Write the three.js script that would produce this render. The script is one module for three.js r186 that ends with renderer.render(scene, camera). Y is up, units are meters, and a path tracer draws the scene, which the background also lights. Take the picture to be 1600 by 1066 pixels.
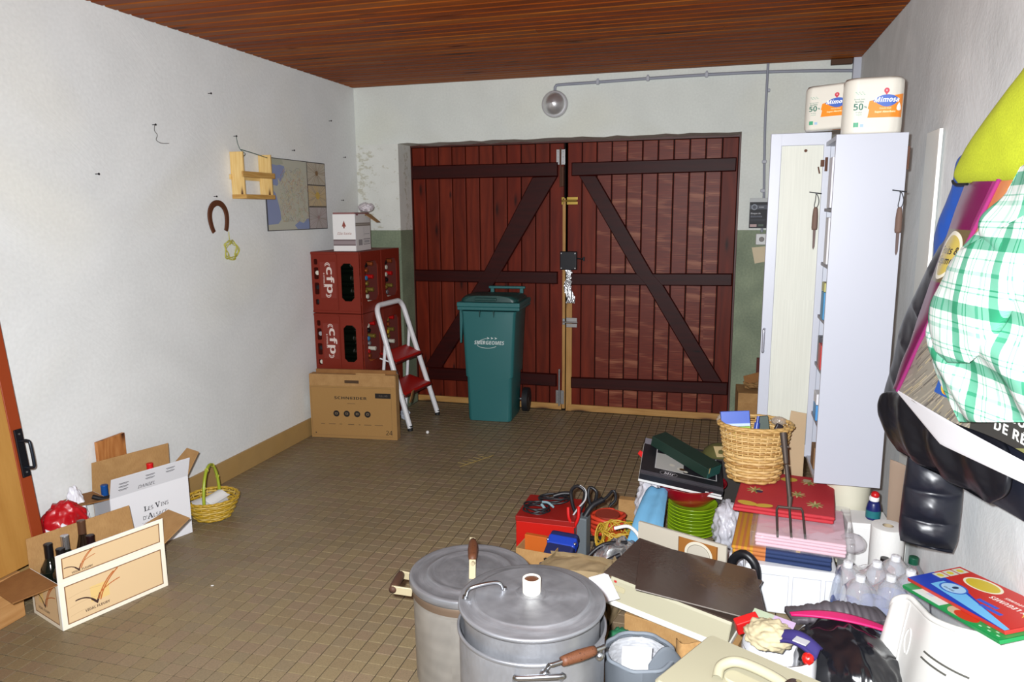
import * as THREE from 'three';
import { RoundedBoxGeometry } from 'three/addons/geometries/RoundedBoxGeometry.js';
import { mergeGeometries, mergeVertices, toCreasedNormals } from 'three/addons/utils/BufferGeometryUtils.js';
import { ImprovedNoise } from 'three/addons/math/ImprovedNoise.js';

// ---------------------------------------------------------------- camera, light, exposure
const scene = new THREE.Scene();
scene.background = new THREE.Color(0x000000);
const camera = new THREE.PerspectiveCamera(2 * Math.atan(533 / 1152) * 180 / Math.PI, 1600 / 1066, 0.05, 60);
camera.position.set(2.871, 1.6, 5.496);
camera.rotation.order = 'YXZ';
camera.rotation.set(-0.1728, 0.2807, -0.0076);
camera.updateMatrixWorld(true);
scene.add(camera);
const renderer = new THREE.WebGLRenderer({ antialias: true });
renderer.toneMapping = THREE.LinearToneMapping;
renderer.toneMappingExposure = 1.0;
renderer.shadowMap.enabled = true;
// the flash of the compact camera, a hand's width up and beside the lens: the one light of the picture
const flash = new THREE.SpotLight(0xfafcff, 57, 0, 1.15, 0.7, 2);
flash.position.set(2.80, 1.66, 5.50);
flash.castShadow = true; flash.shadow.radius = 1.2;
flash.target.position.set(2.871 - 1.37, 1.6 - 0.9, 5.496 - 4.7); scene.add(flash.target);
scene.add(flash);

// ---------------------------------------------------------------- helpers
const V3 = (x, y, z) => new THREE.Vector3(x, y, z);
const PI = Math.PI;
function rngOf(seed) { let a = seed >>> 0; return () => { a = (a + 0x6D2B79F5) >>> 0; let t = a; t = Math.imul(t ^ (t >>> 15), t | 1); t ^= t + Math.imul(t ^ (t >>> 7), t | 61); return ((t ^ (t >>> 14)) >>> 0) / 4294967296; }; }
const R = rngOf(20240611);
const rr = (a, b) => a + (b - a) * R();
const perlin = new ImprovedNoise();
const nz = (x, y, z = 0) => perlin.noise(x + 31.7, y + 11.3, z + 7.9);
const fbm = (x, y, z = 0, o = 4) => { let s = 0, a = 0.5; for (let i = 0; i < o; i++) { s += a * nz(x, y, z); x *= 2.03; y *= 2.03; z *= 2.03; a *= 0.5; } return s; };

const taken = new Map();
function numbered(n) { const k = taken.get(n) || 0; taken.set(n, k + 1); return k ? n + '_' + String(k).padStart(3, '0') : n; }
function shade(o) { o.traverse((c) => { if (c.isMesh) { c.castShadow = true; c.receiveShadow = true; } }); return o; }
function thing(name, label, category, pos = [0, 0, 0], turn = 0, group) {
  const o = new THREE.Group(); o.name = numbered(name); o.position.set(...pos); o.rotation.y = turn;
  o.userData = { label, category }; if (group) o.userData.group = group;
  scene.add(o); return o;
}
function one(name, label, category, geo, mat, pos = [0, 0, 0], turn = 0, group) {
  const o = new THREE.Mesh(geo, mat); o.name = numbered(name); o.position.set(...pos); o.rotation.y = turn;
  o.userData = { label, category }; if (group) o.userData.group = group;
  o.castShadow = o.receiveShadow = true; scene.add(o); return o;
}
function part(name, geo, mat, parent, pos, rot) {
  const o = new THREE.Mesh(geo, mat); o.name = name; o.castShadow = o.receiveShadow = true;
  if (pos) o.position.set(...pos); if (rot) o.rotation.set(...rot);
  parent.add(o); return o;
}
function struct(name, geo, mat) {
  const o = geo ? new THREE.Mesh(geo, mat) : new THREE.Group(); o.name = name; o.userData = { kind: 'structure' };
  if (geo) o.castShadow = o.receiveShadow = true; scene.add(o); return o;
}
// copy of a thing under the next number
function dup(src, name, label, pos, turn) {
  const c = src.clone(); c.name = numbered(name); c.userData = { ...src.userData };
  if (label) c.userData.label = label; if (pos) c.position.set(...pos); if (turn !== undefined) c.rotation.y = turn;
  scene.add(c); return c;
}
// --- geometry
function prep(g) {
  let n = g.index ? g.toNonIndexed() : g;
  for (const k of Object.keys(n.attributes)) if (!['position', 'normal', 'uv'].includes(k)) n.deleteAttribute(k);
  if (!n.attributes.uv) n.setAttribute('uv', new THREE.BufferAttribute(new Float32Array(n.attributes.position.count * 2), 2));
  n.clearGroups(); return n;
}
const mg = (...l) => mergeGeometries(l.flat().map(prep));
function move(g, x = 0, y = 0, z = 0, rx = 0, ry = 0, rz = 0) {
  if (rx || ry || rz) g.applyMatrix4(new THREE.Matrix4().makeRotationFromEuler(new THREE.Euler(rx, ry, rz)));
  g.translate(x, y, z); return g;
}
// uv in metres by the side each triangle faces; the longest side runs along u
function muv(g0, s = 1, long) {
  const g = prep(g0); g.computeBoundingBox(); const sz = g.boundingBox.getSize(V3());
  const p = g.attributes.position, uv = g.attributes.uv, a = V3(), b = V3(), c = V3(), n = V3();
  const ax = long ?? (sz.x >= sz.y && sz.x >= sz.z ? 0 : sz.y >= sz.z ? 1 : 2);
  for (let i = 0; i < p.count; i += 3) {
    a.fromBufferAttribute(p, i); b.fromBufferAttribute(p, i + 1); c.fromBufferAttribute(p, i + 2);
    n.crossVectors(b.sub(a), c.sub(a)); const q = [Math.abs(n.x), Math.abs(n.y), Math.abs(n.z)];
    const d = q[0] >= q[1] && q[0] >= q[2] ? 0 : q[1] >= q[2] ? 1 : 2;
    let e = [0, 1, 2].filter((k) => k !== d); if (e[1] === ax) e = [e[1], e[0]];
    for (let k = 0; k < 3; k++) { const v = [p.getX(i + k), p.getY(i + k), p.getZ(i + k)]; uv.setXY(i + k, v[e[0]] * s, v[e[1]] * s); }
  }
  return g;
}
function shiftUV(g, du, dv) { const uv = g.attributes.uv; for (let i = 0; i < uv.count; i++) uv.setXY(i, uv.getX(i) + du, uv.getY(i) + dv); return g; }
const bx = (w, h, d, x = 0, y = 0, z = 0, r = 0.003, rx = 0, ry = 0, rz = 0) => move(muv(r > 0 ? new RoundedBoxGeometry(w, h, d, 1, Math.min(r, w / 2.01, h / 2.01, d / 2.01)) : new THREE.BoxGeometry(w, h, d)), x, y, z, rx, ry, rz);
// bottom-at-zero box
const bb = (w, h, d, x = 0, y = 0, z = 0, r = 0.003) => bx(w, h, d, x, y + h / 2, z, r);
const cyl = (r0, r1, h, x = 0, y = 0, z = 0, rx = 0, ry = 0, rz = 0, seg = 20) => move(new THREE.CylinderGeometry(r1, r0, h, seg), x, y, z, rx, ry, rz);
const lathe = (pts, seg = 32) => new THREE.LatheGeometry(pts.map(([x, y]) => new THREE.Vector2(x, y)), seg);
const tube = (pts, r, o = {}) => new THREE.TubeGeometry(new THREE.CatmullRomCurve3(pts.map((p) => p.isVector3 ? p : V3(...p)), !!o.closed, o.type || 'centripetal', 0.5), o.n || Math.max(8, pts.length * 5), r, o.seg || 7, !!o.closed);
// straight bar between two points
function bar(a, b, r, seg = 8) { const A = V3(...a), B = V3(...b), d = B.clone().sub(A), L = d.length(); const g = new THREE.CylinderGeometry(r, r, L, seg); g.applyQuaternion(new THREE.Quaternion().setFromUnitVectors(V3(0, 1, 0), d.normalize())); g.translate((A.x + B.x) / 2, (A.y + B.y) / 2, (A.z + B.z) / 2); return g; }
function slab(a, b, w, t, up = [0, 1, 0]) { const A = V3(...a), B = V3(...b), d = B.clone().sub(A), L = d.length(); const g = muv(new RoundedBoxGeometry(L, w, t, 1, Math.min(0.003, t / 2.1, w / 2.1))); const X = d.normalize(), Z = V3().crossVectors(X, V3(...up)).normalize(), Y = V3().crossVectors(Z, X); g.applyMatrix4(new THREE.Matrix4().makeBasis(X, Y, Z)); g.translate((A.x + B.x) / 2, (A.y + B.y) / 2, (A.z + B.z) / 2); return g; }
const shapeOf = (pts) => new THREE.Shape(pts.map(([x, y]) => new THREE.Vector2(x, y)));
function prism(pts, depth, bevel = 0, holes = []) { const s = shapeOf(pts); for (const h of holes) s.holes.push(new THREE.Path(h.map(([x, y]) => new THREE.Vector2(x, y)))); const g = new THREE.ExtrudeGeometry(s, { depth: depth - 2 * bevel, bevelEnabled: bevel > 0, bevelSize: bevel, bevelThickness: bevel, bevelOffset: -bevel, bevelSegments: 1, curveSegments: 10 }); g.translate(0, 0, bevel); return prep(g); }
const rrect = (w, h, r, n = 4, cx = 0, cy = 0) => { const o = []; for (const [sx, sy, a0] of [[1, 1, 0], [-1, 1, PI / 2], [-1, -1, PI], [1, -1, PI * 1.5]]) for (let i = 0; i <= n; i++) { const a = a0 + PI / 2 * i / n; o.push([cx + sx * (w / 2 - r) + r * Math.cos(a), cy + sy * (h / 2 - r) + r * Math.sin(a)]); } return o; };
// closed thin sheet: fn(u, v) -> Vector3, thickened along its own normals
function sheet(fn, nu, nv, t) {
  const P = [], N = [], e = 1e-3;
  for (let j = 0; j <= nv; j++) for (let i = 0; i <= nu; i++) {
    const u = i / nu, v = j / nv, p = fn(u, v);
    const du = fn(Math.min(1, u + e), v).sub(fn(Math.max(0, u - e), v)), dv = fn(u, Math.min(1, v + e)).sub(fn(u, Math.max(0, v - e)));
    P.push(p); const n = du.cross(dv); if (n.lengthSq() < 1e-18) n.set(0, 1, 0); N.push(n.normalize());
  }
  const pos = [], uv = [], idx = [], W = nu + 1, K = W * (nv + 1);
  for (const s of [0.5, -0.5]) for (let k = 0; k < K; k++) { const p = P[k], n = N[k]; pos.push(p.x + n.x * t * s, p.y + n.y * t * s, p.z + n.z * t * s); uv.push((k % W) / nu, Math.floor(k / W) / nv); }
  for (let j = 0; j < nv; j++) for (let i = 0; i < nu; i++) { const a = j * W + i, b = a + 1, c = a + W, d = c + 1; idx.push(a, b, d, a, d, c, K + a, K + d, K + b, K + a, K + c, K + d); }
  const rim = []; for (let i = 0; i < nu; i++) rim.push([i, i + 1]); for (let j = 0; j < nv; j++) rim.push([j * W + nu, (j + 1) * W + nu]); for (let i = nu; i > 0; i--) rim.push([nv * W + i, nv * W + i - 1]); for (let j = nv; j > 0; j--) rim.push([j * W, (j - 1) * W]);
  for (const [a, b] of rim) idx.push(a, K + a, K + b, a, K + b, b);
  const g = new THREE.BufferGeometry(); g.setAttribute('position', new THREE.Float32BufferAttribute(pos, 3)); g.setAttribute('uv', new THREE.Float32BufferAttribute(uv, 2)); g.setIndex(idx); g.computeVertexNormals(); return g;
}
// stuffed body: rows [xLeft, yLeft, xRight, yRight, halfThickness] joined into one closed surface; wr(x, y, side) pushes wrinkles along z
function stuffed(rows, o = {}) {
  const n = o.n || 40, m = o.m || 48, pw = o.pw || 0.7, pos = [], uv = [], idx = [];
  const cv = [0, 1].map((k) => new THREE.CatmullRomCurve3(rows.map((r) => V3(r[k * 2], r[k * 2 + 1], r[4])), false, 'centripetal'));
  for (let j = 0; j <= n; j++) {
    const A = cv[0].getPoint(j / n), B = cv[1].getPoint(j / n), end = Math.pow(Math.max(0, Math.sin(PI * Math.min(1, Math.max(0, j / n)))), o.end ?? 0.35);
    for (let i = 0; i <= m; i++) {
      const a = 2 * PI * i / m, c = -Math.cos(a), s = Math.sin(a), u = 0.5 + 0.5 * c, th = (A.z + (B.z - A.z) * u) * (o.end === 0 ? 1 : end);
      let z = Math.sign(s) * Math.pow(Math.abs(s), pw) * th; const x = A.x + (B.x - A.x) * u, y = A.y + (B.y - A.y) * u;
      if (o.wr) z += o.wr(x, y, s) * Math.pow(Math.abs(s), 0.5);
      if (o.lean) z += o.lean(x, y);
      pos.push(x, y, z); uv.push(x, y);
    }
  }
  const W = m + 1; for (let j = 0; j < n; j++) for (let i = 0; i < m; i++) { const a = j * W + i, b = a + 1, c = a + W, d = c + 1; idx.push(a, b, d, a, d, c); }
  for (const j of [0, n]) { const b = j * W, c0 = pos.length / 3; let x = 0, y = 0, z = 0; for (let i = 0; i < m; i++) { x += pos[(b + i) * 3]; y += pos[(b + i) * 3 + 1]; z += pos[(b + i) * 3 + 2]; } pos.push(x / m, y / m, z / m); uv.push(x / m, y / m); for (let i = 0; i < m; i++) j ? idx.push(c0, b + i, b + i + 1) : idx.push(c0, b + i + 1, b + i); }
  const g = new THREE.BufferGeometry(); g.setAttribute('position', new THREE.Float32BufferAttribute(pos, 3)); g.setAttribute('uv', new THREE.Float32BufferAttribute(uv, 2)); g.setIndex(idx); g.computeVertexNormals(); return g;
}
// push every vertex along its normal by fn(x, y, z)
function swell(g0, fn) { const g = mergeVertices(g0.index ? g0 : g0, 1e-4); g.computeVertexNormals(); const p = g.attributes.position, n = g.attributes.normal; for (let i = 0; i < p.count; i++) { const d = fn(p.getX(i), p.getY(i), p.getZ(i)); p.setXYZ(i, p.getX(i) + n.getX(i) * d, p.getY(i) + n.getY(i) * d, p.getZ(i) + n.getZ(i) * d); } g.computeVertexNormals(); return g; }
// flat print, w by h, facing +z, uv 0..1, a hair in front of what carries it
const printQuad = (w, h) => new THREE.PlaneGeometry(w, h);

// --- materials and textures
const srgb = (h) => new THREE.Color(h);
function mat(color, rough = 0.6, o = {}) { const { metal = 0, ...q } = o; return new (['transmission', 'clearcoat', 'sheen', 'anisotropy', 'ior', 'specularIntensity'].some((k) => k in q) ? THREE.MeshPhysicalMaterial : THREE.MeshStandardMaterial)({ color, roughness: rough, metalness: metal, ...q }); }
function canvasTex(w, h, draw, o = {}) { const c = document.createElement('canvas'); c.width = w; c.height = h; draw(c.getContext('2d'), w, h); const t = new THREE.CanvasTexture(c); if (!o.data) t.colorSpace = THREE.SRGBColorSpace; t.wrapS = t.wrapT = o.clamp ? THREE.ClampToEdgeWrapping : THREE.RepeatWrapping; t.anisotropy = 4; return t; }
function dataTex(w, h, fn, o = {}) { const d = new Uint8Array(w * h * 4); for (let y = 0; y < h; y++) for (let x = 0; x < w; x++) { const v = fn(x / w, y / h, x, y), k = (y * w + x) * 4; d[k] = Math.max(0, Math.min(255, v[0])); d[k + 1] = Math.max(0, Math.min(255, v[1] ?? v[0])); d[k + 2] = Math.max(0, Math.min(255, v[2] ?? v[0])); d[k + 3] = 255; } const t = new THREE.DataTexture(d, w, h); if (!o.data) t.colorSpace = THREE.SRGBColorSpace; t.wrapS = t.wrapT = THREE.RepeatWrapping; t.magFilter = THREE.LinearFilter; t.minFilter = THREE.LinearMipmapLinearFilter; t.generateMipmaps = true; t.needsUpdate = true; if (o.rep) t.repeat.set(...o.rep); return t; }
const rep = (t, x, y) => { const c = t.clone(); c.repeat.set(x, y); c.needsUpdate = true; return c; };
const printMat = (w, h, draw, rough = 0.6, o = {}) => mat(0xffffff, rough, { map: canvasTex(w, h, draw, { clamp: true }), polygonOffset: true, polygonOffsetFactor: -1, ...o });
const mix = (a, b, t) => a.map((v, i) => v + (b[i] - v) * t);
// tiling noise on the unit square
const tn = (u, v, f, s = 0) => { const a = 2 * PI * u, b = 2 * PI * v, r = f / (2 * PI); return nz(Math.cos(a) * r + s, Math.sin(a) * r + Math.cos(b) * r * 1.37, Math.sin(b) * r + s * 1.7); };

// ================================================================ THE ROOM
const CEIL = 2.574, WX = 3.67, ZB = 6.6;
// --- wood: grain runs along u
function woodTex(light, dark, knots, seed, o = {}) {
  const r = rngOf(seed), K = []; for (let i = 0; i < knots; i++) K.push([r(), r(), (o.small ? 0.006 + 0.012 * r() : 0.010 + 0.022 * r()), 1.5 + 2 * r()]);
  return dataTex(512, 256, (u, v) => {
    let w = 0, kd = 0;
    for (const [ku, kv, ks, ke] of K) { const du = (((u - ku + 1.5) % 1) - 0.5) / ke, dv = ((v - kv + 1.5) % 1) - 0.5, d = Math.hypot(du, dv * 0.55) / ks; if (d < 6) { w += 1.6 * Math.exp(-d * d * 0.12) * Math.sign(dv || 1); kd = Math.max(kd, Math.exp(-d * d * 1.2)); } }
    const warp = tn(u, v, 3, seed) * 0.8 + w * 0.35;
    const ring = 0.5 + 0.5 * Math.sin(2 * PI * (v * (o.rings || 9) + warp * 1.2));
    const fine = nz(u * 14, v * 120, seed) * 0.5 + nz(u * 40, v * 240, seed + 3) * 0.35;
    const q = o.grain ?? 1; let t = 0.5 + q * (0.30 * (ring - 0.5) + 0.35 * fine + 0.25 * tn(u, v, 6, seed + 5)) - 0.06; t = Math.max(0, Math.min(1, t));
    const c = mix(light, dark, t); const m = mix(c, o.knot || [44, 16, 6], kd * 0.92); return m;
  });
}
const texPine = woodTex([162, 88, 22], [104, 50, 9], 7, 3, { rings: 5, grain: 0.75, small: 1 });
const pineMats = [[0xffffff, 0.55], [0xf0dcc8, 0.6], [0xe6cbb0, 0.55], [0xfff0d8, 0.6]].map(([c, q], i) => mat(c, q, { map: rep(texPine, 0.45, 1.6), specularIntensity: 0.35 }));
const texDoor = woodTex([126, 46, 24], [82, 25, 12], 3, 8, { rings: 6, small: 1, knot: [38, 12, 8] });
// worn varnish: pale streaks with an outline of their own, on the planks that show them
const texDoorWorn = (() => { const seed = 8; return dataTex(256, 512, (u, v) => { const g = nz(u * 60, v * 5, 2) * 0.5 + nz(u * 150, v * 14, 5) * 0.4; let c = mix([124, 48, 26], [80, 27, 14], Math.max(0, Math.min(1, 0.5 + g))); const w = tn(u, v, 5, 4) + 0.8 * nz(u * 70, v * 6, 12); return w > 0.16 ? mix(c, [164, 116, 92], Math.min(0.72, (w - 0.16) * 2.4)) : c; }); })();
const plankMats = [0xffffff, 0xe8dccc, 0xf8dcc4].map((c) => mat(c, 0.5, { map: rep(texDoor, 0.7, 2.5), specularIntensity: 0.4 }));
const wornMat = mat(0xfff0e4, 0.48, { map: rep(texDoorWorn, 4, 0.9), specularIntensity: 0.6 });
const braceMat = mat(0x7c4030, 0.5, { map: rep(texDoor, 0.8, 3), specularIntensity: 0.45 });
const battenMat = mat(0xc09a60, 0.6, { map: rep(woodTex([255, 246, 230], [214, 190, 150], 2, 21), 1, 4) });
const steel = mat(0xc4c6c8, 0.32, { metal: 1 }), steelDull = mat(0x9a9c9e, 0.5, { metal: 0.9 }), blackMetal = mat(0x15161c, 0.45, { metal: 0.3 }), rust = mat(0x5a3a2a, 0.75, { metal: 0.3 });

// --- walls
const texPlaster = dataTex(512, 512, (u, v) => { const n = tn(u, v, 4, 1) * 5 + tn(u, v, 11, 3) * 4 + nz(u * 130, v * 130) * 5; const y = Math.max(0, tn(u, v, 3, 9)) * 14; return [223 + n, 226 + n - y * 0.25, 225 + n - y]; });
const bumpPlaster = dataTex(512, 512, (u, v) => [128 + tn(u, v, 26, 2) * 55 + tn(u, v, 70, 6) * 45], { data: true });
const plaster = mat(0xffffff, 0.82, { map: rep(texPlaster, 0.5, 0.5), bumpMap: rep(bumpPlaster, 1.1, 1.1), bumpScale: 0.0012 });
const plasterBack = mat(0xf6f8f2, 0.8, { map: rep(texPlaster, 0.6, 0.6), bumpMap: rep(bumpPlaster, 0.8, 0.8), bumpScale: 0.0015 });
const texConcrete = dataTex(512, 512, (u, v) => { const n = tn(u, v, 5, 21) * 26 + tn(u, v, 13, 23) * 16 + nz(u * 90, v * 22) * 12 + nz(u * 170, v * 120) * 8; const m = n * 0.5; return [239 + m, 243 + m, 243 + m]; });
const concrete = mat(0xf2f2f2, 0.9, { map: rep(texConcrete, 0.75, 0.55), bumpMap: rep(bumpPlaster, 1.6, 1.2), bumpScale: 0.0015 });
const texDado = dataTex(256, 256, (u, v) => { const n = tn(u, v, 5, 31) * 18 + nz(u * 60, v * 60) * 10; return [124 + n, 136 + n, 112 + n * 0.8]; });
const dado = mat(0xffffff, 0.7, { map: rep(texDado, 1.3, 1.3), bumpMap: rep(bumpPlaster, 0.9, 0.9), bumpScale: 0.0015 });
const solid = (x0, x1, y0, y1, z0, z1) => bx(x1 - x0, y1 - y0, z1 - z0, (x0 + x1) / 2, (y0 + y1) / 2, (z0 + z1) / 2, 0);
struct('wall_left', solid(-0.2, 0, -0.05, CEIL + 0.05, -0.3, ZB), plaster);
struct('wall_right', solid(WX, WX + 0.2, -0.05, CEIL + 0.05, -0.3, ZB), concrete);
struct('wall_rear', solid(-0.2, WX + 0.2, -0.05, CEIL + 0.05, ZB, ZB + 0.2), plaster);
const XL = 0.365, XR = 2.949, HT = 2.138, DY = 1.465;
{
  const w = struct('wall_back');
  part('plaster', solid(XR, WX + 0.2, DY, HT, -0.3, 0), plasterBack, w);
  // damp stain in the corner: blotches with their own ragged outline
  const stain = dataTex(256, 512, (u, v) => { const n = tn(u, v, 6, 3) * 5 + nz(u * 90, v * 150) * 6; const m = fbm(u * 7, v * 15, 4, 4) + 0.55 * fbm(u * 30, v * 50, 9, 2) + 0.28 * Math.exp(-Math.pow((u - 0.48) / 0.18, 2)) * (v < 0.97 ? 1 : 0) - 0.12; const c = [218 + n, 220 + n, 213 + n]; return m > 0.16 ? mix(c, [168, 164, 140], Math.min(0.55, (m - 0.16) * 2.2)) : c; });
  const pier = new THREE.BoxGeometry(XL + 0.2, HT - DY, 0.3); pier.translate((XL - 0.2) / 2, (HT + DY) / 2, -0.15); part('plaster', prep(pier), mat(0xffffff, 0.82, { map: stain, bumpMap: rep(bumpPlaster, 0.5, 0.6), bumpScale: 0.0015 }), w);
  // lintel with the hand-trowelled, slightly uneven lower edge
  const pts = [[-0.2, CEIL + 0.05], [-0.2, HT]]; for (let i = 0; i <= 30; i++) pts.push([XL + (XR - XL) * i / 30, HT + (i % 30 ? rr(-0.006, 0.006) : 0)]); pts.push([WX + 0.2, HT], [WX + 0.2, CEIL + 0.05]);
  part('lintel', muv(move(prism(pts.reverse(), 0.3, 0), 0, 0, -0.3)), plasterBack, w);
  part('painted_dado', mg(solid(-0.2, XL, -0.05, DY, -0.3, 0), solid(XR, WX + 0.2, -0.05, DY, -0.3, 0)), dado, w);
}
struct('trim_1', mg(solid(3.625, WX, 0, CEIL, 0, 0.055)), mat(0xb9bcc6, 0.7));      // boxed-in pipe in the corner
struct('baseboard_left', bx(0.015, 0.13, 5.4, 0.0075, 0.065, 2.72, 0.003), mat(0xc09a62, 0.5, { map: rep(texPlaster, 2, 2) }));
// --- ceiling boards, one by one over what the picture shows
{
  const c = struct('ceiling', null); c.userData.kind = 'structure';
  part('deck', solid(-0.2, WX + 0.2, CEIL + 0.014, CEIL + 0.1, -0.3, ZB), mat(0x3a2412, 0.9), c);
  const P = 0.0822, prof = (w) => [[-w / 2, 0.016], [-w / 2, 0.007], [-w / 2 + 0.007, 0], [w / 2 - 0.008, 0], [w / 2 - 0.001, 0.0065], [w / 2 - 0.001, 0.011], [w / 2 + 0.003, 0.012], [w / 2 + 0.003, 0.016]];
  const n = Math.floor(ZB / P), rest = [];
  for (let i = 0; i < n; i++) {
    const z = (i + 0.5) * P; let x0 = 0.002; const cut = rr(0.5, WX - 0.5), runs = i % 3 === 1 ? [[0.002, cut - 0.001], [cut + 0.001, WX - 0.002]] : [[0.002, WX - 0.002]];
    for (const [a, b] of runs) {
      const g = move(prism(prof(P - 0.006), b - a), 0, 0, 0, 0, PI / 2, 0); g.translate(a, CEIL, z); shiftUV(muv(g, 1, 0), rr(0, 9), rr(0, 9));
      if (i < 44) part('board', g, pineMats[Math.floor(R() * 4)], c); else rest.push(g);
    }
  }
  const o = part('boards_behind', mg(rest), pineMats[0], c); o.userData.kind = 'stuff';
}
// --- floor: square tiles on a dark bed; the 300 that show largest are meshes, the others instances
{
  const f = struct('floor', null); f.userData.kind = 'structure';
  part('grout_bed', solid(-0.2, WX + 0.2, -0.12, -0.0035, -0.3, ZB), mat(0x2e2618, 0.9), f);
  const T = 0.0625, s = 0.0585, h = 0.010, c = 0.0006, hs = s / 2, hi = hs - c;
  const tg = new THREE.BufferGeometry();
  { const p = [], q = [[-1, -1], [1, -1], [1, 1], [-1, 1]], quad = (a, b, d, e) => p.push(...a, ...d, ...b, ...a, ...e, ...d);
    quad([-hi, 0, -hi], [hi, 0, -hi], [hi, 0, hi], [-hi, 0, hi]);
    for (let k = 0; k < 4; k++) { const a = q[k], b = q[(k + 1) % 4]; quad([a[0] * hs, -c, a[1] * hs], [b[0] * hs, -c, b[1] * hs], [b[0] * hi, 0, b[1] * hi], [a[0] * hi, 0, a[1] * hi]); quad([a[0] * hs, -h, a[1] * hs], [b[0] * hs, -h, b[1] * hs], [b[0] * hs, -c, b[1] * hs], [a[0] * hs, -c, a[1] * hs]); }
    const uv = []; for (let i = 0; i < p.length; i += 3) uv.push(p[i] * 16 + 0.5, p[i + 2] * 16 + 0.5);
    tg.setAttribute('position', new THREE.Float32BufferAttribute(p, 3)); tg.setAttribute('uv', new THREE.Float32BufferAttribute(uv, 2)); tg.computeVertexNormals(); }
  const tex = dataTex(128, 128, (u, v) => { const n = nz(u * 30, v * 30, 2) * 22 + nz(u * 9, v * 9, 4) * 20; return [232 + n, 230 + n, 226 + n]; });
  const cols = [0x938366, 0x918063, 0x958566, 0x8f8066, 0x948269, 0x927f67];
  const mats = cols.map((k) => mat(k, 0.5, { map: tex })), im = mat(0xffffff, 0.5, { map: tex });
  const cells = [], fr = new THREE.Frustum().setFromProjectionMatrix((() => { camera.aspect = 1600 / 1066; camera.updateProjectionMatrix(); return new THREE.Matrix4().multiplyMatrices(camera.projectionMatrix, camera.matrixWorldInverse.copy(camera.matrixWorld).invert()); })());
  for (let i = 0; (i + 0.5) * T < WX; i++) for (let j = -4; (j + 0.5) * T < ZB; j++) { const x = (i + 0.5) * T, z = (j + 0.5) * T; if (z < 0 && (x < XL || x > XR)) continue; cells.push([x, z, x > 0.75 && x < 1.8 && z > 1.4 && fr.containsPoint(V3(x, 0, z)) ? Math.hypot(x - 2.871, z - 5.496) : 99, R(), R(), R()]); }
  cells.sort((a, b) => a[2] - b[2]);
  const dirt = (x, z) => 0.94 + 0.16 * fbm(x * 1.6, z * 1.6, 3) + 0.10 * fbm(x * 6, z * 6, 8);
  cells.slice(0, 300).forEach(([x, z, , a, b, d], k) => part('tile', tg, mats[Math.floor(a * 6)], f, [x, (b - 0.5) * 0.0008, z], [0, Math.floor(d * 4) * PI / 2, 0]));
  const rest = cells.slice(300), I = new THREE.InstancedMesh(tg, im, rest.length); I.name = 'tiles_beyond'; I.userData.kind = 'stuff'; I.castShadow = I.receiveShadow = true;
  const m4 = new THREE.Matrix4(), col = new THREE.Color();
  rest.forEach(([x, z, , a, b, d], k) => { m4.makeRotationY(Math.floor(d * 4) * PI / 2); m4.setPosition(x, (b - 0.5) * 0.0008, z); I.setMatrixAt(k, m4); col.set(cols[Math.floor(a * 6)]).multiplyScalar(dirt(x, z)); I.setColorAt(k, col); });
  f.add(I);
}
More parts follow.
